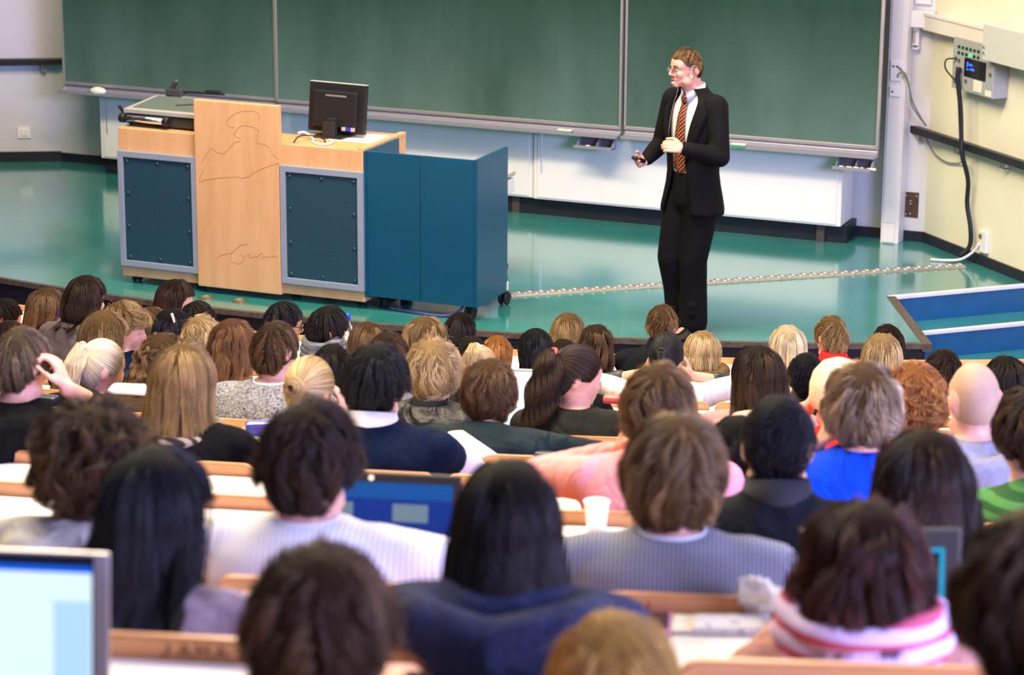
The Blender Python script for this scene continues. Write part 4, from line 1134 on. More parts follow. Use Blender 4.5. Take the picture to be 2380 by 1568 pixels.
# ---- clothes materials
def cloth(key):
    P = {
        'black': lambda: mat('cloth_black', (.0055, .0055, .007), .9, .06, var=.25, scale=40, bump=.3, bscale=180, fold=.55),
        'darkjacket': lambda: mat('cloth_dark_jacket', (.007, .008, .012), .85, .08, var=.35, scale=9, bump=.35, bscale=60, fold=.55),
        'leather': lambda: mat('leather_black', (.006, .006, .007), .42, .35, var=.3, scale=12, bump=.5, bscale=35, fold=.55),
        'navy': lambda: mat('cloth_navy', (.0035, .010, .032), .85, .08, var=.25, scale=20, bump=.3, bscale=120, fold=.55),
        'green_dark': lambda: mat('cloth_dark_green', (.007, .017, .022), .75, .12, var=.4, scale=8, bump=.4, bscale=40, fold=.55),
        'olive': lambda: mat('cloth_olive', (.016, .0155, .012), .75, .12, var=.3, scale=8, bump=.4, bscale=40, fold=.55),
        'ltgrey': lambda: mat('cloth_light_grey', (.44, .42, .38), .9, .1, var=.12, scale=30, bump=.3, bscale=160, fold=.55),
        'bluegrey': lambda: mat('cloth_blue_grey', (.23, .235, .32), .9, .1, var=.12, scale=30, bump=.3, bscale=160, fold=.55),
        'speckle': lambda: mat('knit_speckled_grey', (.46, .46, .50), .95, .1, var=.1, scale=120, col2=(.045, .045, .055), bump=.6, bscale=140, fold=.55),
        'hoodblue': lambda: mat('knit_slate_blue', (.026, .032, .072), .92, .1, var=.3, scale=30, bump=.5, bscale=160, fold=.55),
        'white': lambda: mat('cloth_white', (.82, .80, .79), .85, .15, var=.06, scale=12, bump=.25, bscale=50, fold=.55),
        'mauvegrey': lambda: mat('cloth_mauve_grey', (.115, .095, .105), .9, .1, var=.15, scale=30, bump=.3, bscale=120, fold=.55),
        'pinkmauve': lambda: mat('cloth_dusty_pink', (.40, .24, .22), .9, .1, var=.15, scale=30, bump=.3, bscale=120, fold=.55),
        'pink': lambda: mat('cloth_pink', (.76, .32, .33), .9, .12, var=.12, scale=10, bump=.3, bscale=50, fold=.55),
        'red': lambda: mat('cloth_red', (.68, .022, .018), .85, .15, var=.18, scale=12, bump=.3, bscale=70, fold=.55),
        'blue': lambda: mat('cloth_bright_blue', (.002, .05, .56), .85, .1, var=.2, scale=8, bump=.3, bscale=50, fold=.55),
        'ltblue': lambda: mat('cloth_light_blue', (.34, .46, .66), .85, .15, var=.1, scale=20, fold=.55),
        'green': lambda: striped('cloth_green_stripes', (.012, .075, .014), (.06, .21, .045), 9.0, 'Z'),
        'whitestripe': lambda: striped('shirt_white_striped', (.85, .84, .82), (.50, .48, .48), 27.0, 'X', duty=.72),
        'greystripe': lambda: striped('shirt_grey_pinstripe', (.33, .34, .38), (.05, .05, .075), 36.0, 'X', duty=.5),
        'peach': lambda: mat('cloth_peach_print', (.66, .36, .27), .85, .15, var=.1, scale=14, col2=(.22, .07, .06), fold=.55),
        'mauveprint': lambda: mat('cloth_mauve_print', (.42, .35, .40), .85, .15, var=.1, scale=16, col2=(.18, .13, .17), fold=.55),
        'brown': lambda: mat('cloth_brown', (.06, .035, .022), .9, .1, var=.2, fold=.55),
        'grey': lambda: mat('cloth_mid_grey', (.16, .16, .17), .9, .1, var=.2, fold=.55),
        'jeans': lambda: mat('denim_dark', (.018, .028, .065), .9, .1, var=.3, scale=30, fold=.55),
    }
    return P[key]()


STUD = []
FACE_AT = np.array([-5.0, 14.9])
SIT = {}


def trousers_mesh():
    mb = MB()
    for sx in (-1, 1):
        mb.chain([V3(sx * .085, .0, 0), V3(sx * .10, .40, .02), V3(sx * .10, .44, -.38)], [.098, .072, .055], 12)
    mb.ell((0, -.03, .03), .165, .13, .11)
    return mb


NBZ = .108


def student(x, ytop, wpx, row, style, hcol, ckey, label, pose='desk', yaw=0, pitch=13, skinc='fair', sw=1.0, bodyyaw=0, hx=None, off=None, **ex):
    """one seated person; x, ytop, wpx are read off the photograph to find where the head is"""
    Rk = row_R(row); zf = row_floor(row); seed = int(x * 7 + ytop)
    Rh = Rk - .25
    wide = wpx * row_D(row) / F
    tz = float(np.clip(wide / 2 - .076, .004, .055))
    if 'ths' in ex: tz = ex['ths']
    tt = ex.get('tht', min(max(tz * .75, .006), .035)); tb = ex.get('thb', max(min(tz, .04), .008))
    for it in range(4):
        a, P = px_angle(x, ytop, Rh); hz = P[2] - (.116 + tt) - zf
        nbz = hz - NBZ + ex.get('slump', 0) * .055; hipz = .50; h = nbz - hipz
        want = .50; horiz = math.sqrt(max(want ** 2 - h * h, 0)) if h < want else 0.0
        horiz = min(max(horiz, .03), .30) if off is None else off
        Rh = Rk - .17 - horiz - .03
    pos = V3(P[0], P[1], 0); c_dir = nrm(CEN - pos[:2])
    ld = nrm(FACE_AT - pos[:2]); fd = nrm(c_dir * .35 + ld * .65)
    rz = math.atan2(-fd[0], fd[1]) + math.radians(bodyyaw)
    fl = V3(-math.sin(rz), math.cos(rz), 0)
    hip_w = pos - fl * (horiz + .03)
    t = thing('person', label, 'person', (hip_w[0], hip_w[1], zf), rz, 'students seated in the rows')
    hip = V3(0, 0, hipz); hc = V3(0, horiz + .03, hz); nb = hc + V3(0, -.055 - .04 * ex.get('slump', 0), -NBZ + .055 * ex.get('slump', 0))
    lean = math.atan2(horiz, max(h, .2))
    wl_ = math.atan2(-(ld[0]), ld[1]) - rz
    Rm = Matrix.Rotation(math.radians(yaw) * -1 + wl_ * .8, 3, 'Z') @ Matrix.Rotation(math.radians(-pitch), 3, 'X')
    # arms
    shw = .172 * sw; d = nrm(nb - hip); sh_c = hip + (nb - hip) * .87
    dz = desk_z(row) - zf + .055; near = (Rk - desk_R(row)) - .17 - .22
    SH = {}; arms = {}
    for sx, sd in ((-1, 'l'), (1, 'r')):
        S0 = sh_c + V3(sx * shw, 0, -.005)
        mode = pose
        if pose in ('hand_r', 'hand_l', 'hands'): mode = 'head' if pose == 'hands' or pose[-1] == sd else 'desk'
        if mode == 'desk':
            Wp = V3(sx * .10, max(near + .02, S0[1] + .12), dz); wa = ex.get('wamt', 1.0); pole = S0 + (V3(sx * (.5 + .4 * wa), .1, -.5 + .38 * wa) if ex.get('wide') == sd else V3(sx * .35, -.10, -.4))
            if ex.get('wide') == sd: Wp = Wp + V3(sx * .16 * wa, -.04, .02)
        elif mode == 'head':
            hl = ex.get('hand', (.115, .05, -.05)); off_ = Rm @ Vector((sx * hl[0], hl[1], hl[2])); Wp = hc + V3(*off_) + V3(sx * .03, .0, -.03); pole = S0 + (V3(sx * .7, .2, -.3) if ex.get('elbow') == 'out' else V3(sx * .10, .45, -1.0))
        elif mode == 'lap':
            Wp = V3(sx * .12, .30, hipz + .10); pole = S0 + V3(sx * .3, -.2, -.3)
        E_, W_ = ik(S0, Wp, .285, .255, pole)
        arms[sd] = (S0, E_, W_, mode)
    sk = SKIN[skinc]; fine = pose in ('hands', 'hand_r', 'hand_l')
    mb = MB(); rings, dd, Yd = torso_rings(hip, nb, .92 * sw, -.012, top=1.03)
    mb.loft(rings)
    mb.cap(nb + V3(0, .01, -.04), hc + V3(0, -.012, -.05), .056, .052, 14)
    T = head_shapes(mb, hc, Rm, ear=style in ('short', 'crop', 'pony', 'bun', None) and skinc != 'asian' or style == 'crop')
    for sd, (S0, E_, W_, mode) in arms.items():
        sx = -1 if sd == 'l' else 1
        mb.chain([S0, E_, W_], [.048, .038, .027], 10)
        fdv = nrm(W_ - E_); 
        if mode == 'head': hd_ = nrm(V3(-sx * .35, .05, .9)); nd = nrm(V3(-sx * .9, -.1, -.2)); curl = ex.get('curl', .5)
        else: hd_ = nrm(V3(-sx * .35, .9, -.05)); nd = V3(0, 0, -1.0); curl = .35
        hand_shapes(mb, W_, hd_, nd, sx, curl)
    for sx in (-1, 1):
        mb.chain([V3(sx * .085, .0, hipz), V3(sx * .10, .40, hipz + .02), V3(sx * .10, .44, .09)], [.080, .058, .042], 10)
        mb.cap((sx * .10, .42, .045), (sx * .10, .56, .035), .038, .032, 10)
    remesh_later('body', mb, sk, t, .0085 if fine else .0115, 3, .45 if fine else .4)
    # garment
    cm = cloth(ckey); sleeve = ex.get('sleeve', 1.0)
    gm = MB(); rings, dd, Yd = torso_rings(hip, nb, sw, .014, top=ex.get('gtop', 1.03 if not ex.get('high') else 1.11)); gm.loft(rings)
    for sd, (S0, E_, W_, mode) in arms.items():
        if sleeve >= 1: gm.chain([S0, E_, W_ + (E_ - W_) * .06], [.066, .053, .041], 12)
        elif sleeve > .5: gm.chain([S0, E_ + (W_ - E_) * .1], [.066, .052], 12)
        else: gm.chain([S0, S0 + (E_ - S0) * (sleeve * 2)], [.066, .060], 12)
    gm.cap(sh_c + V3(-shw * .8, 0, 0), sh_c + V3(shw * .8, 0, 0), .07, .07, 12)
    if ex.get('hood'):
        hk_ = ex['hood']; base = nb + V3(0, -.035, -.015)
        base = base + V3(0, -.02 * ex.get('slump', 0), .035 * ex.get('slump', 0))
        pts = [base + V3(q[0] * hk_, q[1] * hk_, q[2]) for q in ((-.11, .09, -.06), (-.118, -.01, -.035), (-.09, -.08, -.025), (0, -.115, -.045), (.09, -.08, -.025), (.118, -.01, -.035), (.11, .09, -.06))]
        gm.chain(pts, [.03, .040, .048, .052, .048, .040, .03], 12)
        gm.chain([base + V3(-.07, -.09, -.06), base + V3(0, -.13, -.17) - Yd * .02, base + V3(.07, -.09, -.06)], [.045, .05, .045], 10)
    nm = ex.get('garment', 'sweater')
    go = remesh_later(nm, gm, cm, t, .016, 3)
    if ex.get('collar'):
        cc = mat('collar_' + ex['collar'], {'white': (.80, .79, .80), 'navy': (.010, .018, .05), 'black': (.01, .01, .012), 'dark': (.02, .02, .025), 'red': (.6, .02, .02), 'blue': (.01, .08, .55)}[ex['collar']], .8, .2)
        q = MB(); h_ = ex.get('colh', .006); rr = ex.get('colr', .068); r = []
        for j in range(25):
            an = -PI * .5 - PI * .78 + 2 * PI * .78 * j / 24; ce = nb + V3(0, .008, 0)
            o_ = V3(math.cos(an) * rr, math.sin(an) * rr * 1.0, 0); bk = -math.sin(an)
            r.append([ce + o_ * 1.16 + V3(0, 0, -.028 - .0 * bk), ce + o_ * .98 + V3(0, 0, h_ * (.5 + .5 * max(bk, 0)) + .01), ce + o_ * .90 + V3(0, 0, h_ * (.5 + .5 * max(bk, 0)) + .006), ce + o_ * 1.0 + V3(0, 0, -.03)])
        q.loft(r); q.build('collar', cc, t, smooth=True)
    if ex.get('scarf'):
        sm_, nl, rr = ex['scarf']
        for k_ in range(nl):
            q = MB(); ce = nb + V3(0, .012, -.012 + .034 * k_ + ex.get('scz', 0)); ra = ex.get('scr', .092) - .006 * k_
            q.tube([ce + V3(math.cos(an) * ra * 1.05, math.sin(an) * ra, .008 * math.sin(2 * an + k_)) for an in np.linspace(0, 2 * PI, 25)], [rr * (1 + .12 * math.sin(5 * an + k_ * 2)) for an in np.linspace(0, 2 * PI, 25)], 10)
            q.build('scarf_fold', sm_, t, smooth=True)
    if 'trousers' not in SIT:
        SIT['trousers'] = True
    tm = MB(); tm.v = []; tm.f = []
    for sx in (-1, 1):
        tm.chain([V3(sx * .085, .0, hipz), V3(sx * .10, .40, hipz + .02), V3(sx * .10, .44, .10)], [.094, .070, .055], 10)
    tm.ell((0, -.02, hipz + .0), .165, .125, .09, nu=14, nv=8)
    remesh_later('trousers', tm, cloth(ex.get('legs', 'jeans')), t, .026, 2)
    for sx in (-1, 1):
        q = MB(); q.loft([[(sx * .10 + xx * wd, yy, zz) for xx, zz in ((-.04, 0), (.04, 0), (.04, ht * .6), (.02, ht), (-.02, ht), (-.04, ht * .6))] for yy, wd, ht in ((.385, .75, .08), (.42, .95, .085), (.50, 1.05, .065), (.57, .95, .045), (.60, .5, .03))]); q.build('shoe', BLACK, t, smooth=True)
    # hair
    if style:
        HT = Matrix.Translation(Vector(hc)) @ Rm.to_4x4()
        ex['_torso'] = (hip, nb, sw); ho, hd = add_hair(t, HT, style, hcol, row_D(row), seed, (tz, tb, tt), max(lean - .1, 0), ex)
    ctx = dict(t=t, hc=hc, Rm=Rm, nb=nb, arms=arms, HT=Matrix.Translation(Vector(hc)) @ Rm.to_4x4(), hip=hip, Yd=Yd)
    if ex.get('eyes'): add_eyes(t, ctx['HT'])
    if ex.get('glasses'): add_glasses(t, ctx['HT'], mat('glasses_black', (.01, .01, .012), .3, .5), .0024)
    STUD.append((row, a, t, label))
    return ctx


EYEW = mat('eye_white', (.50, .46, .45), .2, .5); IRIS = mat('eye_iris', (.03, .045, .06), .15, .6)


def add_eyes(t, T):
    for sx in (-1, 1):
        q = MB(); q.ell((sx * .031, .075, .0), .0125, .0125, .0115, T, 12, 8); e = q.build('eye', EYEW, t, smooth=True)
        q = MB(); q.ell((sx * .031, .0845, .0), .0055, .004, .0055, T, 10, 6); q.build('iris', IRIS, e, smooth=True)


def add_glasses(t, T, m, r=.0016, lens=True, rv=.018):
    g = bpy.data.objects.new('glasses', None); COL.objects.link(g); g.parent = t
    for sx in (-1, 1):
        ring = [T @ Vector((sx * (.034 + .027 * math.cos(a)), .101 - .012 * abs(math.cos(a)) * (1 if math.cos(a) * 1 > 0 else 0), .001 + rv * (abs(math.sin(a)) ** .7) * (1 if math.sin(a) >= 0 else -1))) for a in np.linspace(0, 2 * PI, 19)]
        q = MB(); q.tube(ring, r, 6); q.build('rim', m, g)
        q = MB(); q.tube([T @ Vector((sx * .061, .09, .006)), T @ Vector((sx * .082, .03, .008)), T @ Vector((sx * .084, -.012, .006)), T @ Vector((sx * .084, -.028, -.012))], r, 6); q.build('temple', m, g)
        if lens:
            v = [T @ Vector((sx * .034, .0995, .001))] + ring[:-1]; n = len(v) - 1
            q = MB(); q.add(v, [(0, 1 + i, 1 + (i + 1) % n) for i in range(n)]); q.build('lens', mat('lens_glass', (.95, .97, 1.0), .02, .5, trans=1.0), g)
    q = MB(); q.tube([T @ Vector((-.008, .103, .004)), T @ Vector((0, .106, .007)), T @ Vector((.008, .103, .004))], r, 6); q.build('bridge', m, g)

# ---------------------------------------------------------------- the students, front row last in the photo = nearest
SC_GREY = mat('scarf_knit_grey', (.26, .28, .33), .95, .1, var=.1, scale=60, col2=(.025, .03, .05), bump=.6, bscale=120, stretch=(.25, .25, 1.6))
SC_PINK = striped('scarf_pink_stripes', (.55, .10, .16), (.66, .52, .74), 9.0, 'Z', duty=.3)
SC_ZEBRA = striped('scarf_dark_print', (.03, .025, .02), (.34, .29, .24), 14.0, 'Y', duty=.5)
FUR = mat('fur_collar_brown', (.16, .10, .045), .95, .1, var=.6, scale=50, bump=1.0, bscale=70)
S = student
C = {}
# row nearest the camera
C['p1'] = S(745, 1250, 430, 1, 'short', 'brown', 'black', 'person with short brown hair, the largest head at the bottom of the picture', ths=.034, thb=.03, yaw=-4, slen=.09, mess=.3, nape=-.10)
C['p2'] = S(1428, 1422, 335, 1, 'short', 'gold', 'navy', 'person of whom only the top of a golden blond head shows at the bottom edge', ths=.02, yaw=6)
C['p3'] = S(2420, 1172, 400, 1, 'medium', 'brown', 'darkjacket', 'person with brown hair cut off by the right edge at the bottom corner', ths=.035, yaw=0)
# second row
C['p4'] = S(346, 1030, 288, 2, 'long', 'black', 'mauveprint', 'woman with very long straight glossy black hair beside the bright laptop', ths=.022, yaw=14, length=.50, off=.10, prof=[(0, 1.0), (.12, 1.10), (.25, 1.32), (.4, 1.5), (.6, 1.5)], skinc='pink')
C['p5'] = S(1180, 1060, 282, 2, 'long', 'blackbrown', 'hoodblue', 'woman with dark hair and a slate blue knitted hooded jacket', ths=.02, yaw=-6, length=.235, prof=[(0, 1.0), (.10, 1.10), (.20, 1.36)], nopush=True, slump=.8, hood=1.25, sw=1.08)
C['p6'] = S(2015, 1146, 360, 2, 'wavy', 'redbrown', 'peach', 'woman with wavy dark reddish hair and a pink striped scarf', ths=.042, yaw=4, length=.235, prof=[(0, 1.0), (.10, 1.16), (.22, 1.45)], nopush=True, scr=.135, scz=-.035, off=.16, scarf=(SC_PINK, 4, .026))
# third row
C['p7'] = S(212, 915, 246, 3, 'curly', 'brown', 'ltgrey', 'person with thick curly brown hair and a light grey hooded sweater', ths=.05, thb=.045, tht=.035, yaw=-12, hood=1.15, off=.14, nape=-.13, wave=.016, wl=.09)
C['p8'] = S(718, 926, 226, 3, 'messy', 'dkbrown', 'whitestripe', 'man with tousled dark brown hair in a white striped shirt', ths=.022, thb=.022, yaw=8, sw=1.18, nape=-.125, collar='white', garment='shirt', wide='r')
C['p9'] = S(1570, 950, 222, 3, 'medium', 'ashbrown', 'greystripe', 'man with chin-length fair brown hair in a grey pinstriped shirt', ths=.026, thb=.035, yaw=4, sw=1.16, nape=-.19, side=-.11, collar='white', garment='shirt', pose='hand_l', hand=(.07, .09, -.13))
C['p10'] = S(2155, 984, 262, 3, 'long', 'dkbrown', 'black', 'woman with straight mid-brown hair hiding her back, right of the blue shirt', ths=.035, yaw=4, length=.28, prof=[(0, 1.0), (.12, 1.05), (.3, 1.02)])
# fourth row
C['p11'] = S(1812, 918, 176, 4, 'crop', 'black', 'darkjacket', 'man with cropped black hair in a black high-collared jacket', ths=.010, thb=.012, tht=.010, yaw=4, side=.012, nape=-.075, sw=1.12, high=True, collar='dark', colh=.06, colr=.078, garment='jacket', skinc='tan')
# fifth row
C['p12'] = S(1532, 840, 150, 5, 'messy', 'ltbrown', 'pink', 'man with short brown hair in a pink sweater, hidden behind the fair-haired man', ths=.018, yaw=10, sw=1.02, nape=-.12, pose='hand_l', elbow='out', hand=(.10, .10, -.11))
C['p13'] = S(2010, 832, 178, 5, 'medium', 'streak', 'blue', 'man with blond-streaked hair in a bright blue t-shirt wearing a wristwatch', ths=.026, thb=.03, yaw=0, sw=1.1, sleeve=.35, nape=-.13, garment='t_shirt', pose='hand_l', hand=(.085, .05, -.09), swirl=1.0, mess=.3, tilt=32)
C['p14'] = S(1722, 962, 96, 5, 'long', 'black', 'pinkmauve', 'person with black hair and glasses half hidden behind the black jacket', ths=.012, yaw=-20, length=.16, glasses=True)
C['p15'] = S(2405, 890, 176, 5, 'medium', 'brown', 'green', 'person in green striped clothes with brown hair at the right edge', ths=.026, yaw=-6, sw=.84, slump=-1.1, garment='striped_sweater')
# sixth row
C['p16'] = S(43, 757, 118, 6, 'short', 'grey', 'black', 'man with short grey-brown hair in a black hooded jacket, hand at his ear', ths=.014, yaw=4, hood=1.1, pose='hand_r', hand=(.125, .02, -.03), curl=.9, sw=1.1, garment='jacket', sleeve=.55)
C['p17'] = S(420, 790, 162, 6, 'long', 'dkblonde', 'black', 'woman with straight dark blonde hair and a wide-necked black top', ths=.026, yaw=-6, length=.16, prof=[(0, 1.0), (.08, 1.04), (.16, 1.25)], nopush=True, gtop=.97, scr=.122, scz=-.02, scarf=(SC_ZEBRA, 1, .018), garment='top', sw=1.12)
C['p18'] = S(872, 790, 148, 6, 'short', 'black', 'navy', 'man with thick black hair in a navy jacket with white collar and sleeves', ths=.024, thb=.028, tht=.022, yaw=2, sw=1.2, collar='white', colh=.045, colr=.075, slen=.11, nape=-.115, garment='jacket', skinc='asian', wide='r', wamt=.25)
C['p19'] = S(2268, 843, 134, 6, None, None, 'bluegrey', 'man with a shaved head in a pale grey hooded sweater', ths=.003, thb=.004, tht=.003, yaw=-4, hood=1.1, sw=1.12, skinc='fair', sparse=.28)
# seventh row
C['p20'] = S(1137, 828, 132, 7, 'medium', 'ltbrown', 'green_dark', 'man with wavy brown hair in a dark green hooded jacket', ths=.02, thb=.025, yaw=4, hood=1.2, sw=1.18, nape=-.15, side=-.08, wave=.010, garment='jacket', wide='r')
C['p21'] = S(718, 827, 122, 7, 'bun', 'blonde', 'ltgrey', 'woman with blonde hair pinned into a low bun', ths=.014, tie=88, bunr=.037, yaw=4, pose='hand_r', hand=(.10, .06, -.06))
C['p22'] = S(2130, 838, 124, 7, 'curly', 'ginger', 'black', 'person with curly red hair left of the shaved head', ths=.03, thb=.035, tht=.03, yaw=6, nape=-.12, wl=.05, wave=.012)
C['p23'] = S(1950, 838, 96, 7, None, None, 'red', 'person in a red shirt and cream knitted cap with one arm raised', ths=.012, pose='hand_l', elbow='out', hand=(.06, .10, -.02), sleeve=.3, garment='t_shirt')
# eighth row
C['p24'] = S(637, 745, 112, 8, 'short', 'brown', 'speckle', 'man with short brown hair in a speckled grey sweater with white collar', ths=.010, thb=.014, yaw=6, sw=1.2, collar='white', slen=.05, hcol_='x')
C['p25'] = S(1005, 782, 128, 8, 'curly', 'blonde', 'leather', 'man with thick tousled blond hair in a black leather jacket', ths=.024, thb=.03, tht=.02, yaw=0, sw=1.1, collar='dark', colh=.015, nape=-.125, side=-.07, wave=.009, wl=.11, slen=.11, garment='jacket')
C['p26'] = S(1340, 800, 128, 8, 'pony', 'dkbrown', 'olive', 'woman with a long dark brown ponytail and red hair tie looking right', ths=.014, tie=62, yawc=0, tail=.36, tailw=.075, taper=.85, tailwave=.012, tailx=.035, tailout=.55, side=.0, nape=-.07, tiec='red', yaw=58, sw=1.05, garment='jacket', eyes=True)
C['p27'] = S(1768, 796, 134, 8, 'long', 'dkbrown', 'pinkmauve', 'woman with glossy dark brown hair in a dusty pink top', ths=.026, yaw=-4, length=.18, prof=[(0, 1.0), (.10, 1.10), (.18, 1.34)], sw=1.02)
C['p28'] = S(232, 787, 106, 8, 'pony', 'platinum', 'black', 'woman with a pale blonde ponytail beside the open white notebook', ths=.010, tie=58, tail=.17, tailw=.046, taper=.7, yaw=22, tailx=.02, tailout=.6, tiec='white', garment='top')
C['p29'] = S(372, 768, 116, 8, 'curls', 'ltbrown', 'brown', 'woman with curly brown hair behind the dark blonde woman', ths=.03, length=.26, yaw=0, prof=[(0, 1.0), (.1, 1.2), (.3, 1.3)])
# ninth row
C['p30'] = S(236, 716, 116, 9, 'long', 'dkblonde', 'navy', 'woman with very long light brown hair in a dark blue top at the left', ths=.02, length=.40, yaw=12, prof=[(0, 1.0), (.15, 1.15), (.4, 1.55)])
C['p31'] = S(535, 735, 118, 9, 'wavy', 'auburn', 'black', 'woman with long wavy auburn hair left of the speckled sweater', ths=.024, length=.24, yaw=-4, prof=[(0, 1.0), (.15, 1.08), (.26, 1.2)], wave=.006)
C['p32'] = S(768, 798, 80, 9, 'long', 'blackbrown', 'black', 'person with smooth black hair bent low behind the blonde bun', ths=.008, length=.16, yaw=0)
C['p33'] = S(1112, 802, 76, 9, 'pony', 'blonde', 'black', 'woman with blonde hair tied in a bow of strands behind the wavy brown hair', ths=.008, tie=42, tail=.08, tailw=.035, taper=1.3, tiec='white')
C['p34'] = S(2346, 822, 110, 9, 'long', 'blackbrown', 'grey', 'person with dark hair above the shaved head at the right', ths=.024, length=.22, yaw=-12)
# tenth row
C['p35'] = S(284, 694, 100, 10, 'messy', 'dkblonde', 'navy', 'man with blond fringe turned in profile to the right', ths=.022, yaw=66, eyes=True, nape=-.10, front=.035, slen=.10)
C['p36'] = S(900, 768, 82, 10, 'short', 'brown', 'grey', 'person with brown hair just above the thick black hair', ths=.012)
C['p37'] = S(1876, 818, 88, 10, 'crop', 'black', 'black', 'man with cropped black hair and dark skin in front of the red collar', ths=.010, thb=.016, skinc='dark', yaw=0, tht=.012)
C['p38'] = S(2195, 810, 90, 10, 'short', 'dkbrown', 'white', 'man with short dark hair in a white shirt near the blue stairs', ths=.012, yaw=10, sw=1.1, garment='shirt')
C['p39'] = S(466, 730, 80, 10, 'messy', 'blonde', 'brown', 'person with messy blond hair above the auburn hair', ths=.012)
C['p40'] = S(1092, 780, 76, 10, 'short', 'blackbrown', 'black', 'person with dark hair directly behind the blonde bow of hair', ths=.010)
C['p41'] = S(1308, 786, 78, 10, 'wavy', 'dkbrown', 'black', 'woman with dark wavy hair behind the brown ponytail', ths=.012, length=.22)
C['p42'] = S(16, 744, 72, 10, 'short', 'dkbrown', 'black', 'person with dark hair at the left edge above the grey-haired man', ths=.010)
# eleventh row
C['p43'] = S(195, 635, 96, 11, 'long', 'dkbrown', 'mauvegrey', 'woman in a mauve-grey sweater with dark hair clipped low at the neck', ths=.018, tht=.02, length=.135, prof=[(0, 1.0), (.06, .97), (.14, .70)], yaw=8, sw=1.12)
C['p44'] = S(394, 713, 92, 11, 'long', 'black', 'black', 'woman with smooth black hair and a pale pink hair clip', ths=.018, length=.24)
C['p45'] = S(760, 707, 94, 11, 'short', 'blackbrown', 'white', 'man with dark hair in a white top and a grey knitted scarf', ths=.016, thb=.02, yaw=18, scarf=(SC_GREY, 3, .024), sw=1.15, slen=.09)
C['p46'] = S(983, 730, 108, 11, 'wavy', 'dkblonde', 'brown', 'woman with loose wavy dark blonde hair in front of the teal cabinet', ths=.026, length=.30, prof=[(0, 1.0), (.12, 1.15), (.3, 1.3)], yaw=8)
C['p47'] = S(1248, 760, 86, 11, 'long', 'black', 'black', 'woman with long straight black hair looking left', ths=.014, length=.17, yaw=-34)
C['p48'] = S(1550, 772, 86, 11, 'pony', 'black', 'white', 'woman with tied-back black hair resting her head on both hands in a white top', ths=.010, tie=86, tail=.16, tailw=.02, yaw=10, pose='hands', elbow='out', hand=(.09, .06, -.06), sleeve=.45, tailx=.03, skinc='asian', garment='t_shirt')
C['p49'] = S(2054, 770, 108, 11, 'long', 'blonde', 'grey', 'woman with straight golden blonde hair by the dark stage corner', ths=.024, length=.3, yaw=16, prof=[(0, 1.0), (.12, 1.06), (.3, 1.2)])
C['p50'] = S(346, 710, 64, 11, 'long', 'ltbrown', 'black', 'person with brown hair partly hidden by the blond man in profile', ths=.012, length=.2)
# twelfth row
C['p51'] = S(105, 665, 86, 12, 'long', 'ltbrown', 'red', 'woman with straight light brown hair at the far left', ths=.018, length=.18)
C['p52'] = S(6, 692, 72, 12, 'short', 'blackbrown', 'black', 'person with dark hair cut off by the left edge', ths=.012)
C['p53'] = S(455, 698, 84, 12, 'short', 'blackbrown', 'black', 'person with short black hair just below the lectern, pink ear showing', ths=.012, yaw=14)
C['p54'] = S(657, 697, 90, 12, 'short', 'black', 'ltblue', 'man with black hair and glasses in a light blue shirt', ths=.014, yaw=34, sw=1.1, glasses=True, eyes=True, slen=.06, garment='shirt', skinc='tan')
C['p55'] = S(852, 745, 84, 12, 'long', 'ltbrown', 'grey', 'person with light brown hair in front of the dark stage step', ths=.016, length=.18)
C['p56'] = S(1153, 778, 72, 12, 'long', 'ginger', 'black', 'person with straight copper red hair in front of the dark stage step', ths=.008, length=.16)
C['p57'] = S(1385, 750, 92, 12, 'wavy', 'brown', 'black', 'woman with wavy brown hair left of the man in the dark jacket', ths=.022, length=.26)
C['p58'] = S(1633, 765, 90, 12, 'long', 'blonde', 'white', 'woman with a layered blonde bob and brown fur collar on a white jacket', ths=.020, length=.10, prof=[(0, 1.0), (.06, 1.08), (.12, 1.0)], nopush=True, scr=.11, scarf=(FUR, 2, .036), yaw=10, sw=1.12, garment='jacket', jit=.3)
C['p59'] = S(1833, 752, 94, 12, 'long', 'platinum', 'grey', 'woman with straight pale blonde hair right of the glossy brown hair', ths=.020, length=.28, prof=[(0, 1.0), (.12, 1.05), (.3, 1.12)])
# front row
C['p60'] = S(405, 645, 92, 13, 'long', 'dkbrown', 'black', 'woman with dark brown hair in the front row before the left end of the lectern', ths=.018, length=.22, yaw=26)
C['p61'] = S(1068, 723, 82, 13, 'long', 'blackbrown', 'black', 'woman with straight dark hair in the front row below the teal cabinet', ths=.014, length=.22)
C['p62'] = S(1318, 724, 78, 13, 'long', 'dkblonde', 'grey', 'woman with parted blonde-brown hair in the front row left of the wavy hair', ths=.014, length=.2, yaw=10)
C['p63'] = S(1540, 706, 84, 13, 'short', 'ltbrown', 'darkjacket', 'man with short fair hair and dark jacket just below the feet of the lecturing man', ths=.010, thb=.014, yaw=0, sw=1.15, slen=.045, garment='jacket', high=True)
C['p64'] = S(1935, 730, 90, 13, 'short', 'dkblonde', 'red', 'man with short blond hair and a red collar in the front row', ths=.012, thb=.018, tht=.02, yaw=-2, sw=1.1, slen=.055, high=True, swirl=1.2)
C['p65'] = S(2066, 752, 80, 13, 'short', 'dkbrown', 'black', 'man with short dark brown hair behind the golden blonde hair', ths=.010, yaw=8)

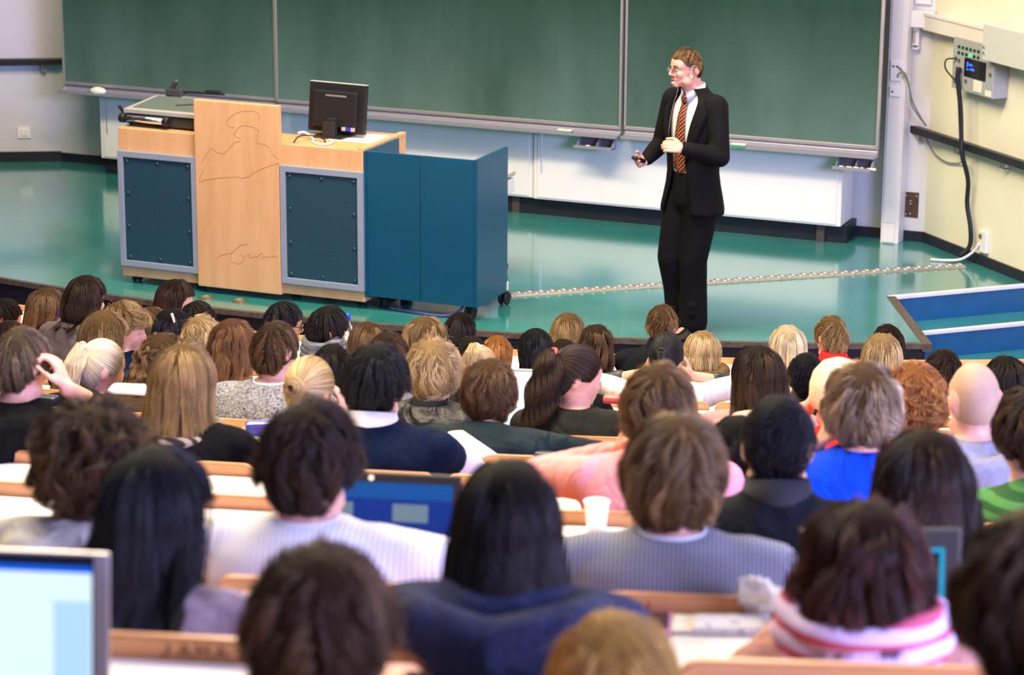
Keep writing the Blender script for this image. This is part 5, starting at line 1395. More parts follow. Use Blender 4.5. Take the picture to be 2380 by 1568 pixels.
# knitted cap of the person in red, collars and clips
c = C['p23']; q = MB(); T = c['HT'] @ Matrix.Translation((0, -.008, .022)) @ Matrix.Rotation(.35, 4, 'X')
q.lathe([(.086, -.05), (.092, -.048), (.096, -.02), (.096, .02), (.086, .06), (.062, .092), (.03, .108), (.004, .112)], T, 24)
q.build('knitted_cap', mat('knit_cream', (.78, .66, .42), .95, .1, var=.12, scale=30, bump=.8, bscale=90), c['t'], smooth=True)
c = C['p44']; q = MB(); q.cap(c['HT'] @ Vector((.05, -.055, .095)), c['HT'] @ Vector((.068, -.05, .06)), .008, .006, 8); q.build('hair_clip', mat('clip_pink', (.8, .45, .42), .4, .4), c['t'])
c = C['p43']; q = MB(); T = c['HT']
q.cap(T @ Vector((-.066, -.085, -.062)), T @ Vector((-.058, -.098, -.098)), .011, .009, 8); q.cap(T @ Vector((-.082, -.075, -.066)), T @ Vector((-.074, -.088, -.10)), .008, .007, 8)
q.build('hair_clip', mat('clip_blue', (.04, .04, .30), .25, .6), c['t'], smooth=True)
c = C['p18']
for sd in 'lr':
    S0, E_, W_, _ = c['arms'][sd]; q = MB(); q.chain([S0 + (E_ - S0) * .42, E_, W_], [.069, .060, .048], 12); q.build('white_sleeve', mat('sleeve_white', (.72, .72, .80), .8, .15, var=.08, scale=12), c['t'], smooth=True)
for key, sd, mm in (('p13', 'l', BLACK),):
    S0, E_, W_, _ = C[key]['arms'][sd]; d = nrm(W_ - E_); p = W_ - d * .035
    o = bpy.data.objects.new('wristwatch', None); COL.objects.link(o); o.parent = C[key]['t']
    q = MB(); q.tube([p - d * .013, p + d * .013], [.034, .034], 16); q.build('strap', mm, o)
    q = MB(); q.tube([p + V3(-.028, -.012, .01), p + V3(-.040, -.016, .012)], .015, 14); q.build('watch_case', CHROME, o)
c = C['p48']
for sd in 'lr':
    S0, E_, W_, _ = c['arms'][sd]; q = MB(); q.chain([E_ + (S0 - E_) * .1, E_ + (W_ - E_) * .45], [.052, .045], 12); q.build('arm_warmer', BLACK, c['t'], smooth=True)
c = C['p15']

# cropped stubble on the shaved head is only a shade on the scalp: a thin cap of skin-coloured short hair
c = C['p19']; q = MB(); q.ell((0, -.0075, .0135), .0752, .0932, .1032, c['HT'], 28, 20)
q.build('stubble', mat('stubble_scalp', (.44, .29, .20), .6, .3, var=.12, scale=18, bump=.2, bscale=500), c['t'], smooth=True)

finish_remesh()

# ---------------------------------------------------------------- seats under the students, desks row by row
short = lambda s: s.split(',')[0]
DESKLAB = {1: 'white row desk across the bottom, nearest the camera', 2: 'white row desk in front of the slate blue hooded jacket', 3: 'white row desk in front of the white striped shirt, with the open laptop', 4: 'white row desk carrying the plastic cup', 5: 'white row desk in front of the pink sweater', 6: 'white row desk in front of the navy jacket with white collar', 7: 'white row desk in front of the dark green jacket', 8: 'white row desk in front of the woman with the red hair tie', 9: 'white row desk in front of the auburn hair', 10: 'white row desk in front of the man with cropped hair and dark skin', 11: 'white row desk in front of the mauve-grey sweater', 12: 'white row desk in front of the white jacket with fur collar', 13: 'frontmost white row desk with a wooden front facing the stage'}
EDGE = {}
for k in range(1, 14):
    R = row_R(k)
    aL, _ = px_angle(-160, 1300 if k < 4 else 900, R); aR, _ = px_angle(2560, 1300 if k < 4 else 900, R)
    add_desk(k, aL - .6 / R, aR + .6 / R, DESKLAB[k])
    ppl = sorted([(a, lab) for rr, a, t, lab in STUD if rr == k])
    pitch = .556 / R
    # seat grid shifted to sit under the students as well as it can
    best = None
    anchor = {6: 590, 7: 1328}.get(k)
    if anchor:
        ga, _ = px_angle(anchor, 1090, R); off_ = ga + pitch * .5 - .013 / R if k == 7 else ga - pitch * .5 + .013 / R
    else:
        off_ = min(np.linspace(0, pitch, 24), key=lambda o: sum(abs((a - o + pitch / 2) % pitch - pitch / 2) for a, _ in ppl) if ppl else 0)
    n0 = math.ceil((aL - off_) / pitch); n1 = math.floor((aR - off_) / pitch); used = set()
    for n in range(n0, n1 + 1):
        a = off_ + n * pitch
        if k == 7 and a < px_angle(1328, 1067, R)[0] and a > px_angle(1150, 1067, R)[0]: continue
        t = add_seat(k, a)
        near = [(abs(pa - a), lab) for pa, lab in ppl if abs(pa - a) < pitch * .55 and lab not in used]
        if near:
            lab = min(near)[1]; used.add(lab); t['label'] = ('beech seat of the ' + short(lab))
        else:
            side = [(abs(pa - a), pa, lab) for pa, lab in ppl]
            if side:
                _, pa, lab = min(side); nth = int(round(abs(pa - a) / pitch)); t['label'] = ('empty beech seat %s the %s' % (('left of' if a < pa else 'right of') if nth <= 1 else ('two seats left of' if a < pa else 'two seats right of') if nth == 2 else ('%d seats left of' % nth if a < pa else '%d seats right of' % nth), short(lab)))
for k, a, t in SEATS:
    ws = t['label'].split(); t['label'] = ' '.join(ws[:16])

# scratched and inked marks on three seat backs
INK = mat('carved_ink', (.12, .05, .03), .8, .1)
LET = {'J': [[(.7, 1), (.7, .2), (.4, 0), (.1, .2)]], 'A': [[(0, 0), (.5, 1), (1, 0)], [(.2, .4), (.8, .4)]], 'M': [[(0, 0), (.1, 1), (.5, .4), (.9, 1), (1, 0)]], 'I': [[(.5, 0), (.5, 1)]], 'E': [[(.9, 1), (.1, 1), (.1, 0), (.9, 0)], [(.1, .5), (.7, .5)]], 'N': [[(.1, 0), (.1, 1), (.9, 0), (.9, 1)]]}
def carve(k, xpx, text, h, step):
    a, _ = px_angle(xpx, 1100, row_R(k)); seats = [(abs(sa - a), sa, t) for kk, sa, t in SEATS if kk == k]
    if not seats: return
    _, sa, t = min(seats); x = (a - sa) * row_R(k)
    q = MB()
    for ch in text:
        for st_ in LET.get(ch, [[(.5, 0), (.5, 1)]]): q.tube([(x + px_ * step * .62, -.0006, -.031 + py_ * h) for px_, py_ in st_], .0016, 5)
        x += step
    q.build('carved_letters', INK, t)
carve(2, 360, 'JAMAI', .022, .030)
carve(3, 1462, 'IMI', .018, .018)
carve(8, 1268, 'NEIIM', .012, .018)

# ---------------------------------------------------------------- the lecturer
SUIT = mat('suit_black_wool', (.0055, .0048, .006), .8, .12, var=.3, scale=14, bump=.25, bscale=120)
SUITT = mat('suit_trousers', (.005, .0046, .006), .8, .1, var=.3, scale=10, bump=.25, bscale=90)
SHIRT = mat('shirt_white', (.80, .80, .82), .7, .2)


def tie_mat():
    m, nt, b = nodes('tie_striped_silk'); b.inputs['Roughness'].default_value = .38
    tc = N(nt, 'ShaderNodeTexCoord'); mp = N(nt, 'ShaderNodeMapping'); mp.inputs['Rotation'].default_value = (0, .75, 0); nt.links.new(tc.outputs['Object'], mp.inputs[0])
    wv = N(nt, 'ShaderNodeTexWave', Scale=17.0); wv.bands_direction = 'X'; nt.links.new(mp.outputs[0], wv.inputs[0])
    cr = N(nt, 'ShaderNodeValToRGB'); e = cr.color_ramp.elements; e[0].position = .45; e[0].color = (.030, .008, .006, 1); e[1].position = .72; e[1].color = (.38, .11, .03, 1)
    x = e.new(.8); x.color = (.62, .36, .20, 1); x = e.new(.92); x.color = (.30, .06, .02, 1)
    nt.links.new(wv.outputs['Fac'], cr.inputs[0]); nt.links.new(cr.outputs[0], b.inputs['Base Color'])
    return m


TIE = tie_mat()
LZ = PI - .4536
lect = thing('person', 'man in a dark suit and striped tie lecturing on the stage, headset microphone on', 'person', (-4.99, 14.89, 0), LZ)
hc = V3(.005, .075, 1.718); nb = V3(0, .0, 1.572); hip = V3(0, -.01, .90)
Rm = Matrix.Rotation(math.radians(-17), 3, 'Z') @ Matrix.Rotation(math.radians(-3), 3, 'X')
TR = [(.78, .17, .12, -.005), (.86, .178, .125, -.01), (.95, .170, .118, -.01), (1.06, .155, .108, -.005), (1.18, .162, .112, 0), (1.30, .178, .120, .0), (1.42, .186, .112, -.005), (1.495, .172, .090, -.01), (1.537, .132, .076, -.008), (1.57, .088, .066, .0), (1.605, .061, .060, .014), (1.66, .056, .056, .035)]


def tz(z, i): return float(np.interp(z, [r[0] for r in TR], [r[i] for r in TR]))


def surf(ph, z, off=0.0):
    """front-open torso: ph from straight ahead, positive to his right"""
    a, b, c = tz(z, 1) + off, tz(z, 2) + off, tz(z, 3)
    return V3(a * math.sin(ph), c + b * math.cos(ph), z)


mb = MB()
mb.loft([[surf(2 * PI * j / 20, z, -.02 if z < 1.56 else 0) for j in range(20)] for z in [r[0] for r in TR if r[0] > .9]])
mb.cap(nb + V3(0, .01, -.02), hc + V3(0, -.015, -.06), .057, .054, 14)
TH_ = head_shapes(mb, hc, Rm, 1.0, True)
T4 = Matrix.Translation(Vector(hc)) @ Rm.to_4x4()
LA_ = {'l': (V3(-.185, -.005, 1.494), V3(-.265, .03, 1.19), V3(-.165, .262, 1.262)), 'r': (V3(.185, -.005, 1.494), V3(.262, .02, 1.20), V3(.205, .215, 1.125))}
for sd, (A, E_, W_) in LA_.items(): mb.chain([A, E_, W_], [.050, .040, .028], 12)
W = LA_['l'][2]; hand_shapes(mb, W, V3(.52, .80, .16), V3(.62, -.35, -.30), -1, 1.05, 1.02)
W = LA_['r'][2]; hand_shapes(mb, W, V3(-.10, .96, -.02), V3(-.55, .05, .35), 1, .95, 1.02)
mb.ell((0, -.01, .94), .13, .09, .10)
for A, K, N_ in ((V3(-.09, -.01, .90), V3(-.07, .05, .50), V3(-.055, .02, .10)), (V3(.09, -.01, .90), V3(.10, .075, .50), V3(.10, -.03, .10))):
    mb.chain([A, K, N_], [.085, .058, .042], 12)
    mb.cap(N_ + V3(0, .0, -.05), N_ + V3(0, .14, -.065), .036, .03, 10)
remesh_later('body', mb, SKIN['fair'], lect, .0050, 3, .5)

# shirt, collar, tie
zs = np.linspace(1.0, 1.565, 14)
q = MB(); q.loft([[surf(2 * PI * j / 36, z, -.006) for j in range(36)] for z in zs]); q.build('shirt', SHIRT, lect, smooth=True)
r = []
for j in range(29):
    ph = .20 + (2 * PI - .40) * j / 28; fr = max(0, math.cos(ph)); ce = V3(0, .004 + .012 * fr, 0)
    o = V3(math.sin(ph), math.cos(ph), 0)
    r.append([ce + o * .076 + V3(0, 0, 1.553 - .055 * fr ** 3), ce + o * .068 + V3(0, .012 * fr, 1.620 - .045 * fr), ce + o * .064 + V3(0, .012 * fr, 1.618 - .045 * fr), ce + o * .068 + V3(0, 0, 1.553 - .04 * fr ** 3)])
q = MB(); q.loft(r); q.build('shirt_collar', SHIRT, lect, smooth=True)
P = []
for i in range(16):
    z = 1.525 - (1.525 - 1.055) * i / 15; wd = (.018 if i == 0 else .021 + .030 * (i / 14) if i < 15 else .004); bend = .016 * i / 15
    P.append([surf(dx / .16, z, .004 + (.006 if abs(dx) < 1e-6 else 0)) + V3(0, bend * .4, 0) for dx in (-wd, -wd * .5, 0, wd * .5, wd)])
q = MB(); q.grid(P); tie = q.build('tie', TIE, lect, smooth=True, solid=.004)
q = MB(); q.loft([[V3(xx * w2, surf(0, min(z, 1.52), .010)[1] + yy, z) for xx, yy in ((-1, 0), (-.6, .012), (.6, .012), (1, 0), (.6, -.01), (-.6, -.01))] for z, w2 in ((1.553, .024), (1.53, .026), (1.503, .016))]); q.build('tie_knot', TIE, lect, smooth=True)


# jacket: open front shell with lapels, sleeves and tails
def gap(z): return float(np.interp(z, [.80, 1.0, 1.12, 1.22, 1.37, 1.49, 1.55], [.60, .42, .34, .36, .46, .58, .75]))


JZ = [.80, .83, .90, .98, 1.06, 1.14, 1.22, 1.30, 1.38, 1.45, 1.50, 1.537, 1.568, 1.596]
JO = [.048, .046, .034, .026, .026, .024, .024, .026, .028, .026, .024, .020, .014, .018]


def jz(z): return float(np.interp(z, JZ, JO))


P = []
for z in JZ:
    g0 = gap(z); row = []
    for j in range(49):
        ph = g0 + (2 * PI - 2 * g0) * j / 48
        w_ = .006 * math.sin(5 * ph + 3 * z) * max(0, 1.1 - z)
        row.append(surf(ph, z, jz(z) + w_))
    P.append(row)
q = MB(); q.grid(P); jk = q.build('jacket', SUIT, lect, smooth=True, solid=.010)
for s_ in (-1, 1):
    P = []
    for i in range(15):
        z = 1.548 - (1.548 - 1.13) * i / 14; wd = float(np.interp(z, [1.13, 1.25, 1.42, 1.465, 1.48, 1.548], [.02, .30, .50, .52, .36, .30])); g0 = gap(z)
        P.append([surf(s_ * (g0 + wd * f), z, jz(z) + .010 + .004 * math.sin(PI * f)) for f in (0, .33, .66, 1)])
    q = MB(); q.grid(P); q.build('lapel', SUIT, jk, smooth=True, solid=.006)
mb = MB()
for sd, (A, E_, W_) in LA_.items():
    mb.chain([A + V3(0, 0, -.005), A + (E_ - A) * .5, E_, E_ + (W_ - E_) * .5, W_ + (E_ - W_) * .10], [.078, .069, .062, .055, .046], 14)
    mb.cap(A + V3(0, 0, .0), A * V3(.55, 1, 1) + V3(0, 0, .02), .076, .06, 14)
for k_ in range(4):
    A, E_, W_ = LA_['l']; p = E_ + (A - E_) * (.05 + .08 * k_); mb.cap(p + V3(-.035, .03, 0), p + V3(.03, .045, .02), .02, .016, 8)
remesh_later('jacket_sleeves', mb, SUIT, jk, .009, 3, .6)
for sd, (A, E_, W_) in LA_.items():
    d = nrm(W_ - E_); q = MB(); q.tube([W_ - d * .035, W_ - d * .012], [.040, .039], 14); q.build('shirt_cuff', SHIRT, lect, smooth=True)
# trousers and shoes
mb = MB()
for A, K, N_ in ((V3(-.085, -.01, .90), V3(-.07, .045, .50), V3(-.058, .012, .11)), (V3(.085, -.01, .90), V3(.10, .075, .50), V3(.10, -.035, .11))):
    mb.chain([A, A + (K - A) * .5, K, K + (N_ - K) * .5, N_ + V3(0, .01, -.02)], [.118, .105, .088, .086, .094], 16)
    for z, dx in ((.17, .02), (.22, -.02)): mb.cap(N_ + V3(-.05, .07, z - .11), N_ + V3(.06, .06, z - .09 + dx), .03, .022, 8)
mb.loft([[surf(2 * PI * j / 24, z, .006 if z > .85 else -.02) for j in range(24)] for z in (.80, .86, .93, 1.0, 1.05, 1.062)])
remesh_later('trousers', mb, SUITT, lect, .011, 3, .6)
for A, yw in ((V3(-.058, .02, 0), .12), (V3(.10, -.03, 0), -.18)):
    M_ = Matrix.Translation(Vector(A)) @ Matrix.Rotation(yw, 4, 'Z')
    q = MB(); q.loft([[(xx * wd, yy, zz) for xx, zz in ((-.045, 0), (.045, 0), (.045, ht * .5), (.022, ht), (-.022, ht), (-.045, ht * .5))] for yy, wd, ht in ((-.085, .6, .06), (-.07, .85, .09), (0, .95, .10), (.07, 1.05, .075), (.15, 1.08, .05), (.195, .85, .042), (.215, .5, .03))], M_)
    q.build('shoe', mat('shoe_black_leather', (.010, .010, .011), .25, .5), lect, smooth=True)
# face details
add_eyes(lect, T4)
for sx in (-1, 1):
    q = MB(); q.chain([T4 @ Vector((sx * .014, .098, .024)), T4 @ Vector((sx * .032, .098, .029)), T4 @ Vector((sx * .05, .082, .025))], [.0035, .004, .0025], 6); q.build('eyebrow', MATS.get('brow') or mat('brow', (.10, .06, .03), .8, .2), lect, smooth=True)
LIP = mat('lips', (.50, .17, .15), .45, .35)
q = MB(); q.chain([T4 @ Vector((-.021, .089, -.0615)), T4 @ Vector((0, .0985, -.0585)), T4 @ Vector((.021, .089, -.0615))], [.003, .005, .003], 8); q.chain([T4 @ Vector((-.018, .089, -.0735)), T4 @ Vector((0, .0965, -.0760)), T4 @ Vector((.018, .089, -.0735))], [.003, .0058, .003], 8); q.build('lips', LIP, lect, smooth=True)
q = MB(); q.ell((0, .0905, -.0668), .015, .006, .005, T4, 12, 6); q.build('mouth_opening', mat('mouth_dark', (.05, .012, .012), .6, .3), lect)
add_glasses(lect, T4 @ Matrix.Translation((0, .012, 0)), mat('glasses_steel', (.45, .42, .42), .25, .5, metal=.9), .0015, rv=.0125)
# headset microphone
hs = bpy.data.objects.new('headset_microphone', None); COL.objects.link(hs); hs.parent = lect
MICB = mat('headset_beige', (.62, .48, .42), .5, .3)
q = MB(); q.tube([T4 @ Vector(p) for p in ((-.080, -.034, .012), (-.086, -.022, .024), (-.090, -.006, .027), (-.090, .006, .018), (-.089, .012, .0), (-.087, .016, -.024), (-.082, .028, -.042), (-.074, .046, -.056), (-.064, .066, -.066), (-.050, .086, -.073), (-.032, .103, -.078))], .0018, 7); q.build('boom', MICB, hs, smooth=True)
q = MB(); q.cap(T4 @ Vector((-.034, .102, -.078)), T4 @ Vector((-.018, .110, -.078)), .0055, .0055, 8); q.build('capsule', MICB, hs, smooth=True)
q = MB(); q.ell((-.088, .010, -.040), .006, .009, .012, T4, 10, 6); q.build('ear_piece', PLASTIC_W, hs, smooth=True)
q = MB(); q.tube([T4 @ Vector((-.02, .07, -.115)), V3(.012, .145, 1.56), V3(.026, .158, 1.50), V3(.040, .165, 1.42), V3(.046, .170, 1.35), V3(.046, .175, 1.30)], .0009, 6); q.build('lead', MICB, hs, smooth=True)
finish_remesh()
_, _ = add_hair(lect, T4, 'short', 'ltbrown', 15.6, 77, (.010, .012, .018), 0, dict(slen=.045, nape=-.06, front=.074, side=.022, tilt=20, mess=.35, rough=.03, fuzz=.003, wave=.003))
# remote clicker in his right hand
W = LA_['r'][2]; M_ = Matrix.Translation((-4.99, 14.89, 0)) @ Matrix.Rotation(LZ, 4, 'Z') @ Matrix.Translation(Vector(W + V3(-.030, .085, .018))) @ Matrix.Rotation(.35, 4, 'X') @ Matrix.Rotation(.2, 4, 'Z')
rc = thing('remote_control', 'black presentation remote held in the right hand of the man in the suit', 'remote')
rc.matrix_world = M_
q = MB(); q.rbox(-.020, .020, -.055, .065, -.012, .014, .008); q.build('body', BLACK, rc)
for yy in (.0, .025, .045):
    q = MB(); q.rbox(-.009, .009, yy, yy + .012, .013, .017, .002); q.build('button', mat('remote_button', (.16, .14, .12), .4, .4), rc)

# ---------------------------------------------------------------- things on the desks
def on_desk(k, x, y, dr=None):
    """point on the desk top of row k under a picture point"""
    d = ray(x, y); z = desk_z(k); t = (z - H) / d[2]; return V3(d[0] * t, d[1] * t, z)


def face(p):
    v = nrm(CEN - p[:2]); return math.atan2(-v[0], v[1])


SCREEN_W = mat('screen_white', (.1, .1, .1), .2, .4, emit=(.86, .93, 1.0), es=1.25)
SCREEN_LB = mat('screen_light_cyan', (.1, .1, .1), .2, .4, emit=(.72, .93, 1.0), es=1.05)
SCREEN_LB2 = mat('screen_sky_blue', (.1, .1, .1), .2, .4, emit=(.45, .72, 1.0), es=1.0)
SCREEN_B = mat('screen_blue', (.004, .006, .015), .35, .1, emit=(.0015, .030, .27), es=1.0)
SCREEN_B2 = mat('screen_azure', (.004, .006, .015), .35, .1, emit=(.002, .085, .36), es=1.0)
SCREEN_T = mat('screen_cyan_line', (.01, .02, .05), .2, .4, emit=(.005, .36, .58), es=1.0)
SCREEN_D = mat('screen_dark', (.006, .007, .010), .15, .5)
WIN = mat('screen_window_grey', (.05, .05, .05), .3, .4, emit=(.10, .20, .27), es=.9)
SILVER = mat('laptop_silver', (.52, .50, .50), .35, .5, metal=.4)


def laptop(label, p, rz, w_, h_, shell, bezel, tilt=-18, bz=.014, sw_=None, topbz=None):
    """hinge at p; the screen faces -y (back to the rows)"""
    t = thing('laptop', label, 'laptop', tuple(p), rz)
    q = MB(); q.rbox(-w_ / 2, w_ / 2, -.23, .0, 0, .016, .005); q.build('base', shell, t)
    q = MB(); q.rbox(-w_ / 2 + .02, w_ / 2 - .02, -.14, -.02, .0155, .018, .001); q.build('keyboard', BLACK, t)
    q = MB(); q.rbox(-.05, .05, -.21, -.15, .0155, .017, .001); q.build('touchpad', shell, t)
    M_ = Matrix.Translation((0, 0, .018)) @ Matrix.Rotation(math.radians(tilt), 4, 'X')
    q = MB(); q.rbox(-w_ / 2, w_ / 2, 0, .010, 0, h_, .005, M_); q.build('lid', shell, t)
    q = MB(); q.rbox(-w_ / 2 + .004, w_ / 2 - .004, -.003, .002, .004, h_ - .004, .002, M_); q.build('bezel', bezel, t)
    return t, M_


def scr(t, M_, m, x0, x1, z0, z1, name='screen', d=.0036):
    q = MB(); q.box(x0, x1, -d - .0004, -d + .001, z0, z1, M_); return q.build(name, m, t)


def at_dist(x, y, R):
    return px_angle(x, y, R)[1]


# bright laptop at the lower left corner
P0 = at_dist(242, 1310, desk_R(1) + .20)
rz0 = face(P0) + .02; hh = P0[2] - desk_z(1); w_ = .36
pl = V3(P0[0], P0[1], desk_z(1)) + V3(-math.cos(rz0), -math.sin(rz0), 0) * (w_ / 2)
t, M_ = laptop('silver laptop with a bright pale blue screen at the lower left corner', pl, rz0, w_, max(.22, hh - .01), SILVER, mat('bezel_navy', (.012, .016, .030), .4, .4), -8)
h_ = max(.22, hh - .01)
scr(t, M_, SCREEN_LB, -w_ / 2 + .016, w_ / 2 - .026, .015, h_ - .032)
scr(t, M_, mat('screen_title_blue', (.01, .02, .05), .2, .4, emit=(.0, .12, .85), es=1.0), -w_ / 2 + .016, w_ / 2 - .026, h_ - .032, h_ - .022, 'title_bar')
scr(t, M_, SCREEN_LB2, w_ / 2 - .085, w_ / 2 - .028, .015, h_ - .075, 'side_panel', .0042)
scr(t, M_, SILVER, w_ / 2 - .022, w_ / 2 - .002, .004, h_ - .001, 'lid_edge', .0046)

# laptop with the blue desktop
P0 = at_dist(1066, 1122, desk_R(3) + .14); rz0 = face(P0) - .02; w_ = .345; h_ = P0[2] - desk_z(3) - .012
pl = V3(P0[0], P0[1], desk_z(3)) + V3(-math.cos(rz0), -math.sin(rz0), 0) * (w_ / 2)
t, M_ = laptop('black laptop showing a blue screen in front of the white striped shirt', pl, rz0, w_, h_, BLACK, BLACK, -12)
scr(t, M_, SCREEN_B, -w_ / 2 + .018, w_ / 2 - .018, .018, h_ - .022)
scr(t, M_, SCREEN_B2, -w_ / 2 + .018, w_ / 2 - .018, h_ - .058, h_ - .022, 'screen_top', .0042)
for x0, x1, z0, z1 in ((.02, .10, .11, .150), (-.10, -.07, .115, .150)):
    scr(t, M_, WIN, x0, x1, z0, z1, 'screen_window', .0046)
q = MB(); q.tube([M_ @ Vector((-.03, -.004, h_ - .012)), M_ @ Vector((-.03, -.0065, h_ - .012))], .006, 12); q.build('camera_lens', CHROME, t)

# laptop with the white page
P0 = at_dist(1268, 868, desk_R(8) + .16); rz0 = face(P0); w_ = .29; h_ = P0[2] - desk_z(8) - .012
pl = V3(P0[0], P0[1], desk_z(8)) + V3(-math.cos(rz0), -math.sin(rz0), 0) * (w_ / 2 - .02)
t, M_ = laptop('silver laptop with a plain white screen left of the brown ponytail', pl, rz0, w_, max(h_, .19), SILVER, SILVER, -14)
scr(t, M_, SCREEN_W, -w_ / 2 + .008, w_ / 2 - .008, .010, max(h_, .19) - .012)

# dark tablet with a cyan outline at the right
P0 = at_dist(2243, 1246, desk_R(2) + .12); rz0 = face(P0) + .10; w_ = .30; h_ = max(.20, P0[2] - desk_z(2) - .01)
pl = V3(P0[0], P0[1], desk_z(2)) + V3(-math.cos(rz0), -math.sin(rz0), 0) * (w_ / 2)
t, M_ = laptop('dark laptop with a cyan outlined screen beside the dark reddish hair', pl, rz0, w_, h_, mat('laptop_dark_brown', (.028, .022, .018), .4, .4), mat('laptop_dark_brown', (.028, .022, .018), .4, .4), -8)
zt = h_ - .036; zb = max(.02, h_ - .165); xr = w_ / 2 - .032
scr(t, M_, SCREEN_D, -w_ / 2 + .02, xr, zb, zt)
for x0, x1, z0, z1 in ((xr - .009, xr, zb, zt), (-w_ / 2 + .02, xr, zt - .008, zt), (-w_ / 2 + .02, xr, zb, zb + .008)):
    scr(t, M_, SCREEN_T, x0, x1, z0, z1, 'screen_outline', .0044)

# plastic cup
p = on_desk(4, 1386, 1234)
t = thing('cup', 'white plastic cup standing on a desk behind the pink sweater', 'cup', tuple(p))
prof = [(.001, 0), (.0235, 0), (.0245, .004), (.0325, .078), (.0345, .080), (.0345, .083), (.032, .083), (.0315, .078), (.023, .006), (.001, .005)]
q = MB(); q.lathe(prof, n=28); q.build('cup_body', mat('cup_plastic', (.86, .85, .83), .4, .4), t, smooth=True)
for zz in (.02, .034, .048, .062):
    q = MB(); r_ = .0247 + (.0325 - .0247) * (zz - .004) / .074; q.tube([(r_ * math.cos(a), r_ * math.sin(a), zz) for a in np.linspace(0, 2 * PI, 25)], .0007, 5); q.build('rib', mat('cup_plastic', (.86, .85, .83), .4, .4), t)


def sheets(name, label, cat, pts, m=PAPER, th=.004, curl=0.0):
    """paper: quad given by four corner points, slightly curved"""
    P = []
    A, B, Cc, D_ = [np.array(p, float) for p in pts]
    for i in range(9):
        u = i / 8; row = []
        for j in range(9):
            v = j / 8; p = (A * (1 - u) + B * u) * (1 - v) + (D_ * (1 - u) + Cc * u) * v; p = p + V3(0, 0, curl * math.sin(PI * u) * (.6 + .4 * v)); row.append(p)
        P.append(row)
    q = MB(); q.grid(P); o = q.build(name, m, None, smooth=True, solid=th); tag(o, label, cat); return o


# white folder held by the man in navy
Rb = row_R(6) - .56
A, B, Cc, D_ = [at_dist(x, y, R) for x, y, R in ((1026, 1010, Rb), (1076, 1001, Rb - .07), (1154, 1054, Rb), (1092, 1080, Rb + .09))]
sheets('paper_sheet', 'white sheet of paper held up by the man in the navy jacket', 'paper', (A, B, Cc, D_), th=.002, curl=.008)
# open notebook at the blonde ponytail
A, B, Cc, D_ = [V3(*at_dist(x, y, R)) for x, y, R in ((250, 910, desk_R(7) + .30), (272, 893, desk_R(7) + .10), (335, 896, desk_R(7) + .08), (344, 916, desk_R(7) + .30))]
sheets('notebook', 'open white notebook beside the pale blonde ponytail', 'notebook', (A, B, Cc, D_), th=.012, curl=.012)
# open book and papers on the desk of row two
def flat_quad(k, pts): return [on_desk(k, x, y) + V3(0, 0, .006) for x, y in pts]
doodle = mat('paper_doodles', (.88, .87, .85), .8, .1, var=.1, scale=55, col2=(.30, .30, .32), stretch=(1, 1, 1))
cr = [n for n in doodle.node_tree.nodes if n.type == 'VALTORGB'][0]; cr.color_ramp.elements[0].position = .33; cr.color_ramp.elements[1].position = .42
sheets('notebook', 'open notebook with doodles on the desk beside the dark reddish hair', 'notebook', flat_quad(2, ((1606, 1475), (1612, 1440), (1790, 1440), (1772, 1478))), doodle, .012, .006)
sheets('paper_sheet', 'cream page lying under the doodled notebook', 'paper', flat_quad(2, ((1560, 1474), (1566, 1436), (1618, 1438), (1612, 1476))), mat('paper_cream', (.86, .80, .62), .8, .1), .004)
q = on_desk(2, 1518, 1452); rzq = face(q)
t = thing('mobile_phone', 'dark phone with a pink frame on the desk behind the golden blond head', 'phone', tuple(q), rzq)
b_ = MB(); b_.rbox(-.035, .035, -.05, .05, 0, .010, .004); b_.build('case', mat('case_pink', (.72, .30, .50), .4, .4), t)
b_ = MB(); b_.box(-.030, .030, -.045, .043, .0095, .011); b_.build('screen', mat('phone_dark', (.05, .025, .02), .15, .5), t)
b_ = MB(); g = np.random.default_rng(3)
p = on_desk(2, 1745, 1448)
b_.ell((0, 0, 0), .05, .035, .035, nu=14, nv=9); b_.v = [tuple(np.array(v) * (1 + .22 * math.sin(60 * v[0] + 3) * math.cos(70 * v[1]) + .12 * g.normal())) for v in b_.v]; b_.v = [(v[0] + p[0], v[1] + p[1] + .05, v[2] + p[2] + .036) for v in b_.v]
tag(b_.build('paper_tissue', PAPER), 'crumpled white tissue on the desk beside the doodled notebook', 'tissue')
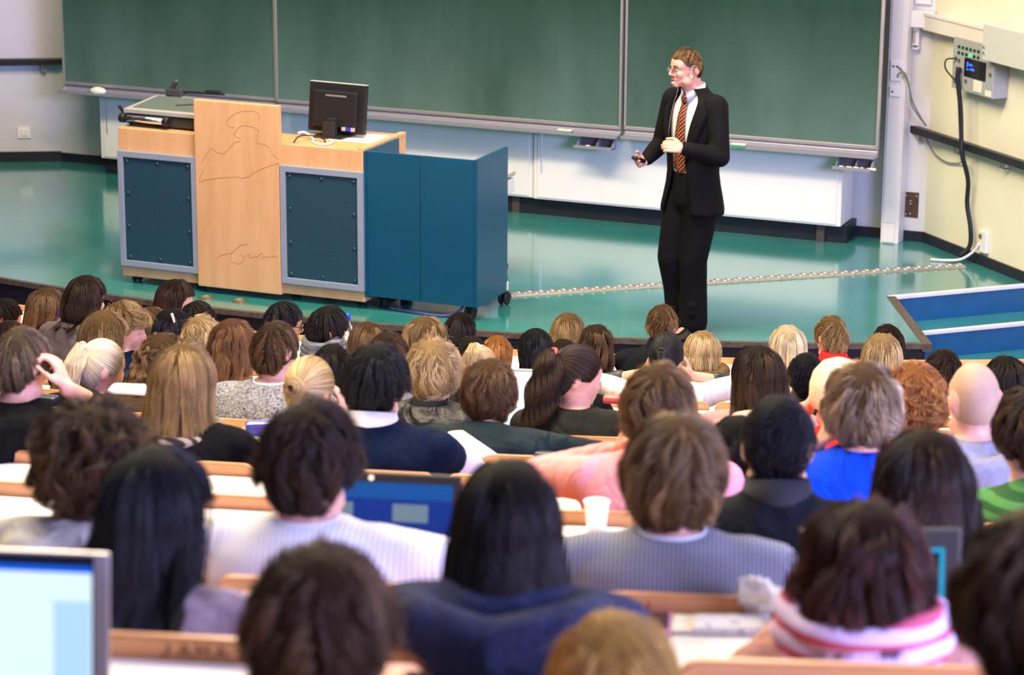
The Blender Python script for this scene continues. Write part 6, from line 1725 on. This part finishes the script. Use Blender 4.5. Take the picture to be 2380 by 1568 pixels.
# small things
def pouch(name, label, cat, p, rz, sx, sy, sz, m):
    t = thing(name, label, cat, tuple(p), rz); q = MB(); q.rbox(-sx, sx, -sy, sy, 0, sz, min(sx, sy, sz) * .45); q.build('body', m, t)
    q = MB(); q.tube([(-sx * .85, 0, sz), (sx * .85, 0, sz)], .003, 6); q.build('zip', STEEL, t); return t
p = on_desk(6, 604, 1010); pouch('pencil_case', 'small blue and teal pencil case right of the black top', 'pencil case', p, .5, .05, .03, .05, mat('case_blue_teal', (.02, .16, .34), .2, .6, var=.2, scale=30, col2=(.10, .03, .30)))
p = on_desk(6, 1290, 1092); pouch('shoulder_bag', 'black bag lying on the desk beside the dark green sleeve', 'bag', p, .25, .075, .05, .055, mat('bag_black', (.012, .012, .016), .6, .3, bump=.4, bscale=30))
p = on_desk(7, 1432, 936); pouch('pencil_case', 'red and black pencil case in front of the woman with the red hair tie', 'pencil case', p, .2, .05, .03, .03, mat('case_red', (.72, .10, .09), .4, .4))
p = on_desk(7, 1400, 1057); pouch('glasses_case', 'olive green glasses case on the desk left of the pink sweater', 'case', p, .1, .06, .028, .035, mat('case_olive', (.20, .21, .13), .5, .3))
p = on_desk(7, 104, 938); pouch('glasses_case', 'dark blue rounded case on the desk beside the raised hand', 'case', p, .1, .055, .03, .035, mat('case_dark', (.015, .02, .04), .4, .4))
p = on_desk(11, 808, 818)
t = thing('water_bottle', 'small bottle with a bright blue cap left of the light brown hair', 'bottle', tuple(p)); q = MB(); q.lathe([(.03, 0), (.033, .01), (.033, .13), (.016, .165), (.014, .18)], n=18); q.build('bottle_body', mat('bottle_clear', (.7, .78, .85), .08, .5, trans=.8), t, smooth=True)
q = MB(); q.lathe([(.017, .178), (.018, .182), (.018, .21), (.016, .214), (.001, .215)], n=18); q.build('cap', mat('cap_blue', (.005, .06, .75), .35, .4), t, smooth=True)
p = on_desk(5, 1288, 1108); q = MB(); q.tube([tuple(p + V3(-.03, .03, .006)), tuple(p + V3(.05, -.02, .006))], .004, 7); tag(q.build('pen', BLACK), 'dark pen on the white desk below the black bag', 'pen')
p = on_desk(3, 512, 1305); pouch('folded_jacket', 'grey-green folded cloth on the desk left of the white striped shirt', 'cloth', p, .1, .09, .06, .05, mat('cloth_grey_green', (.16, .19, .16), .9, .1, var=.2))
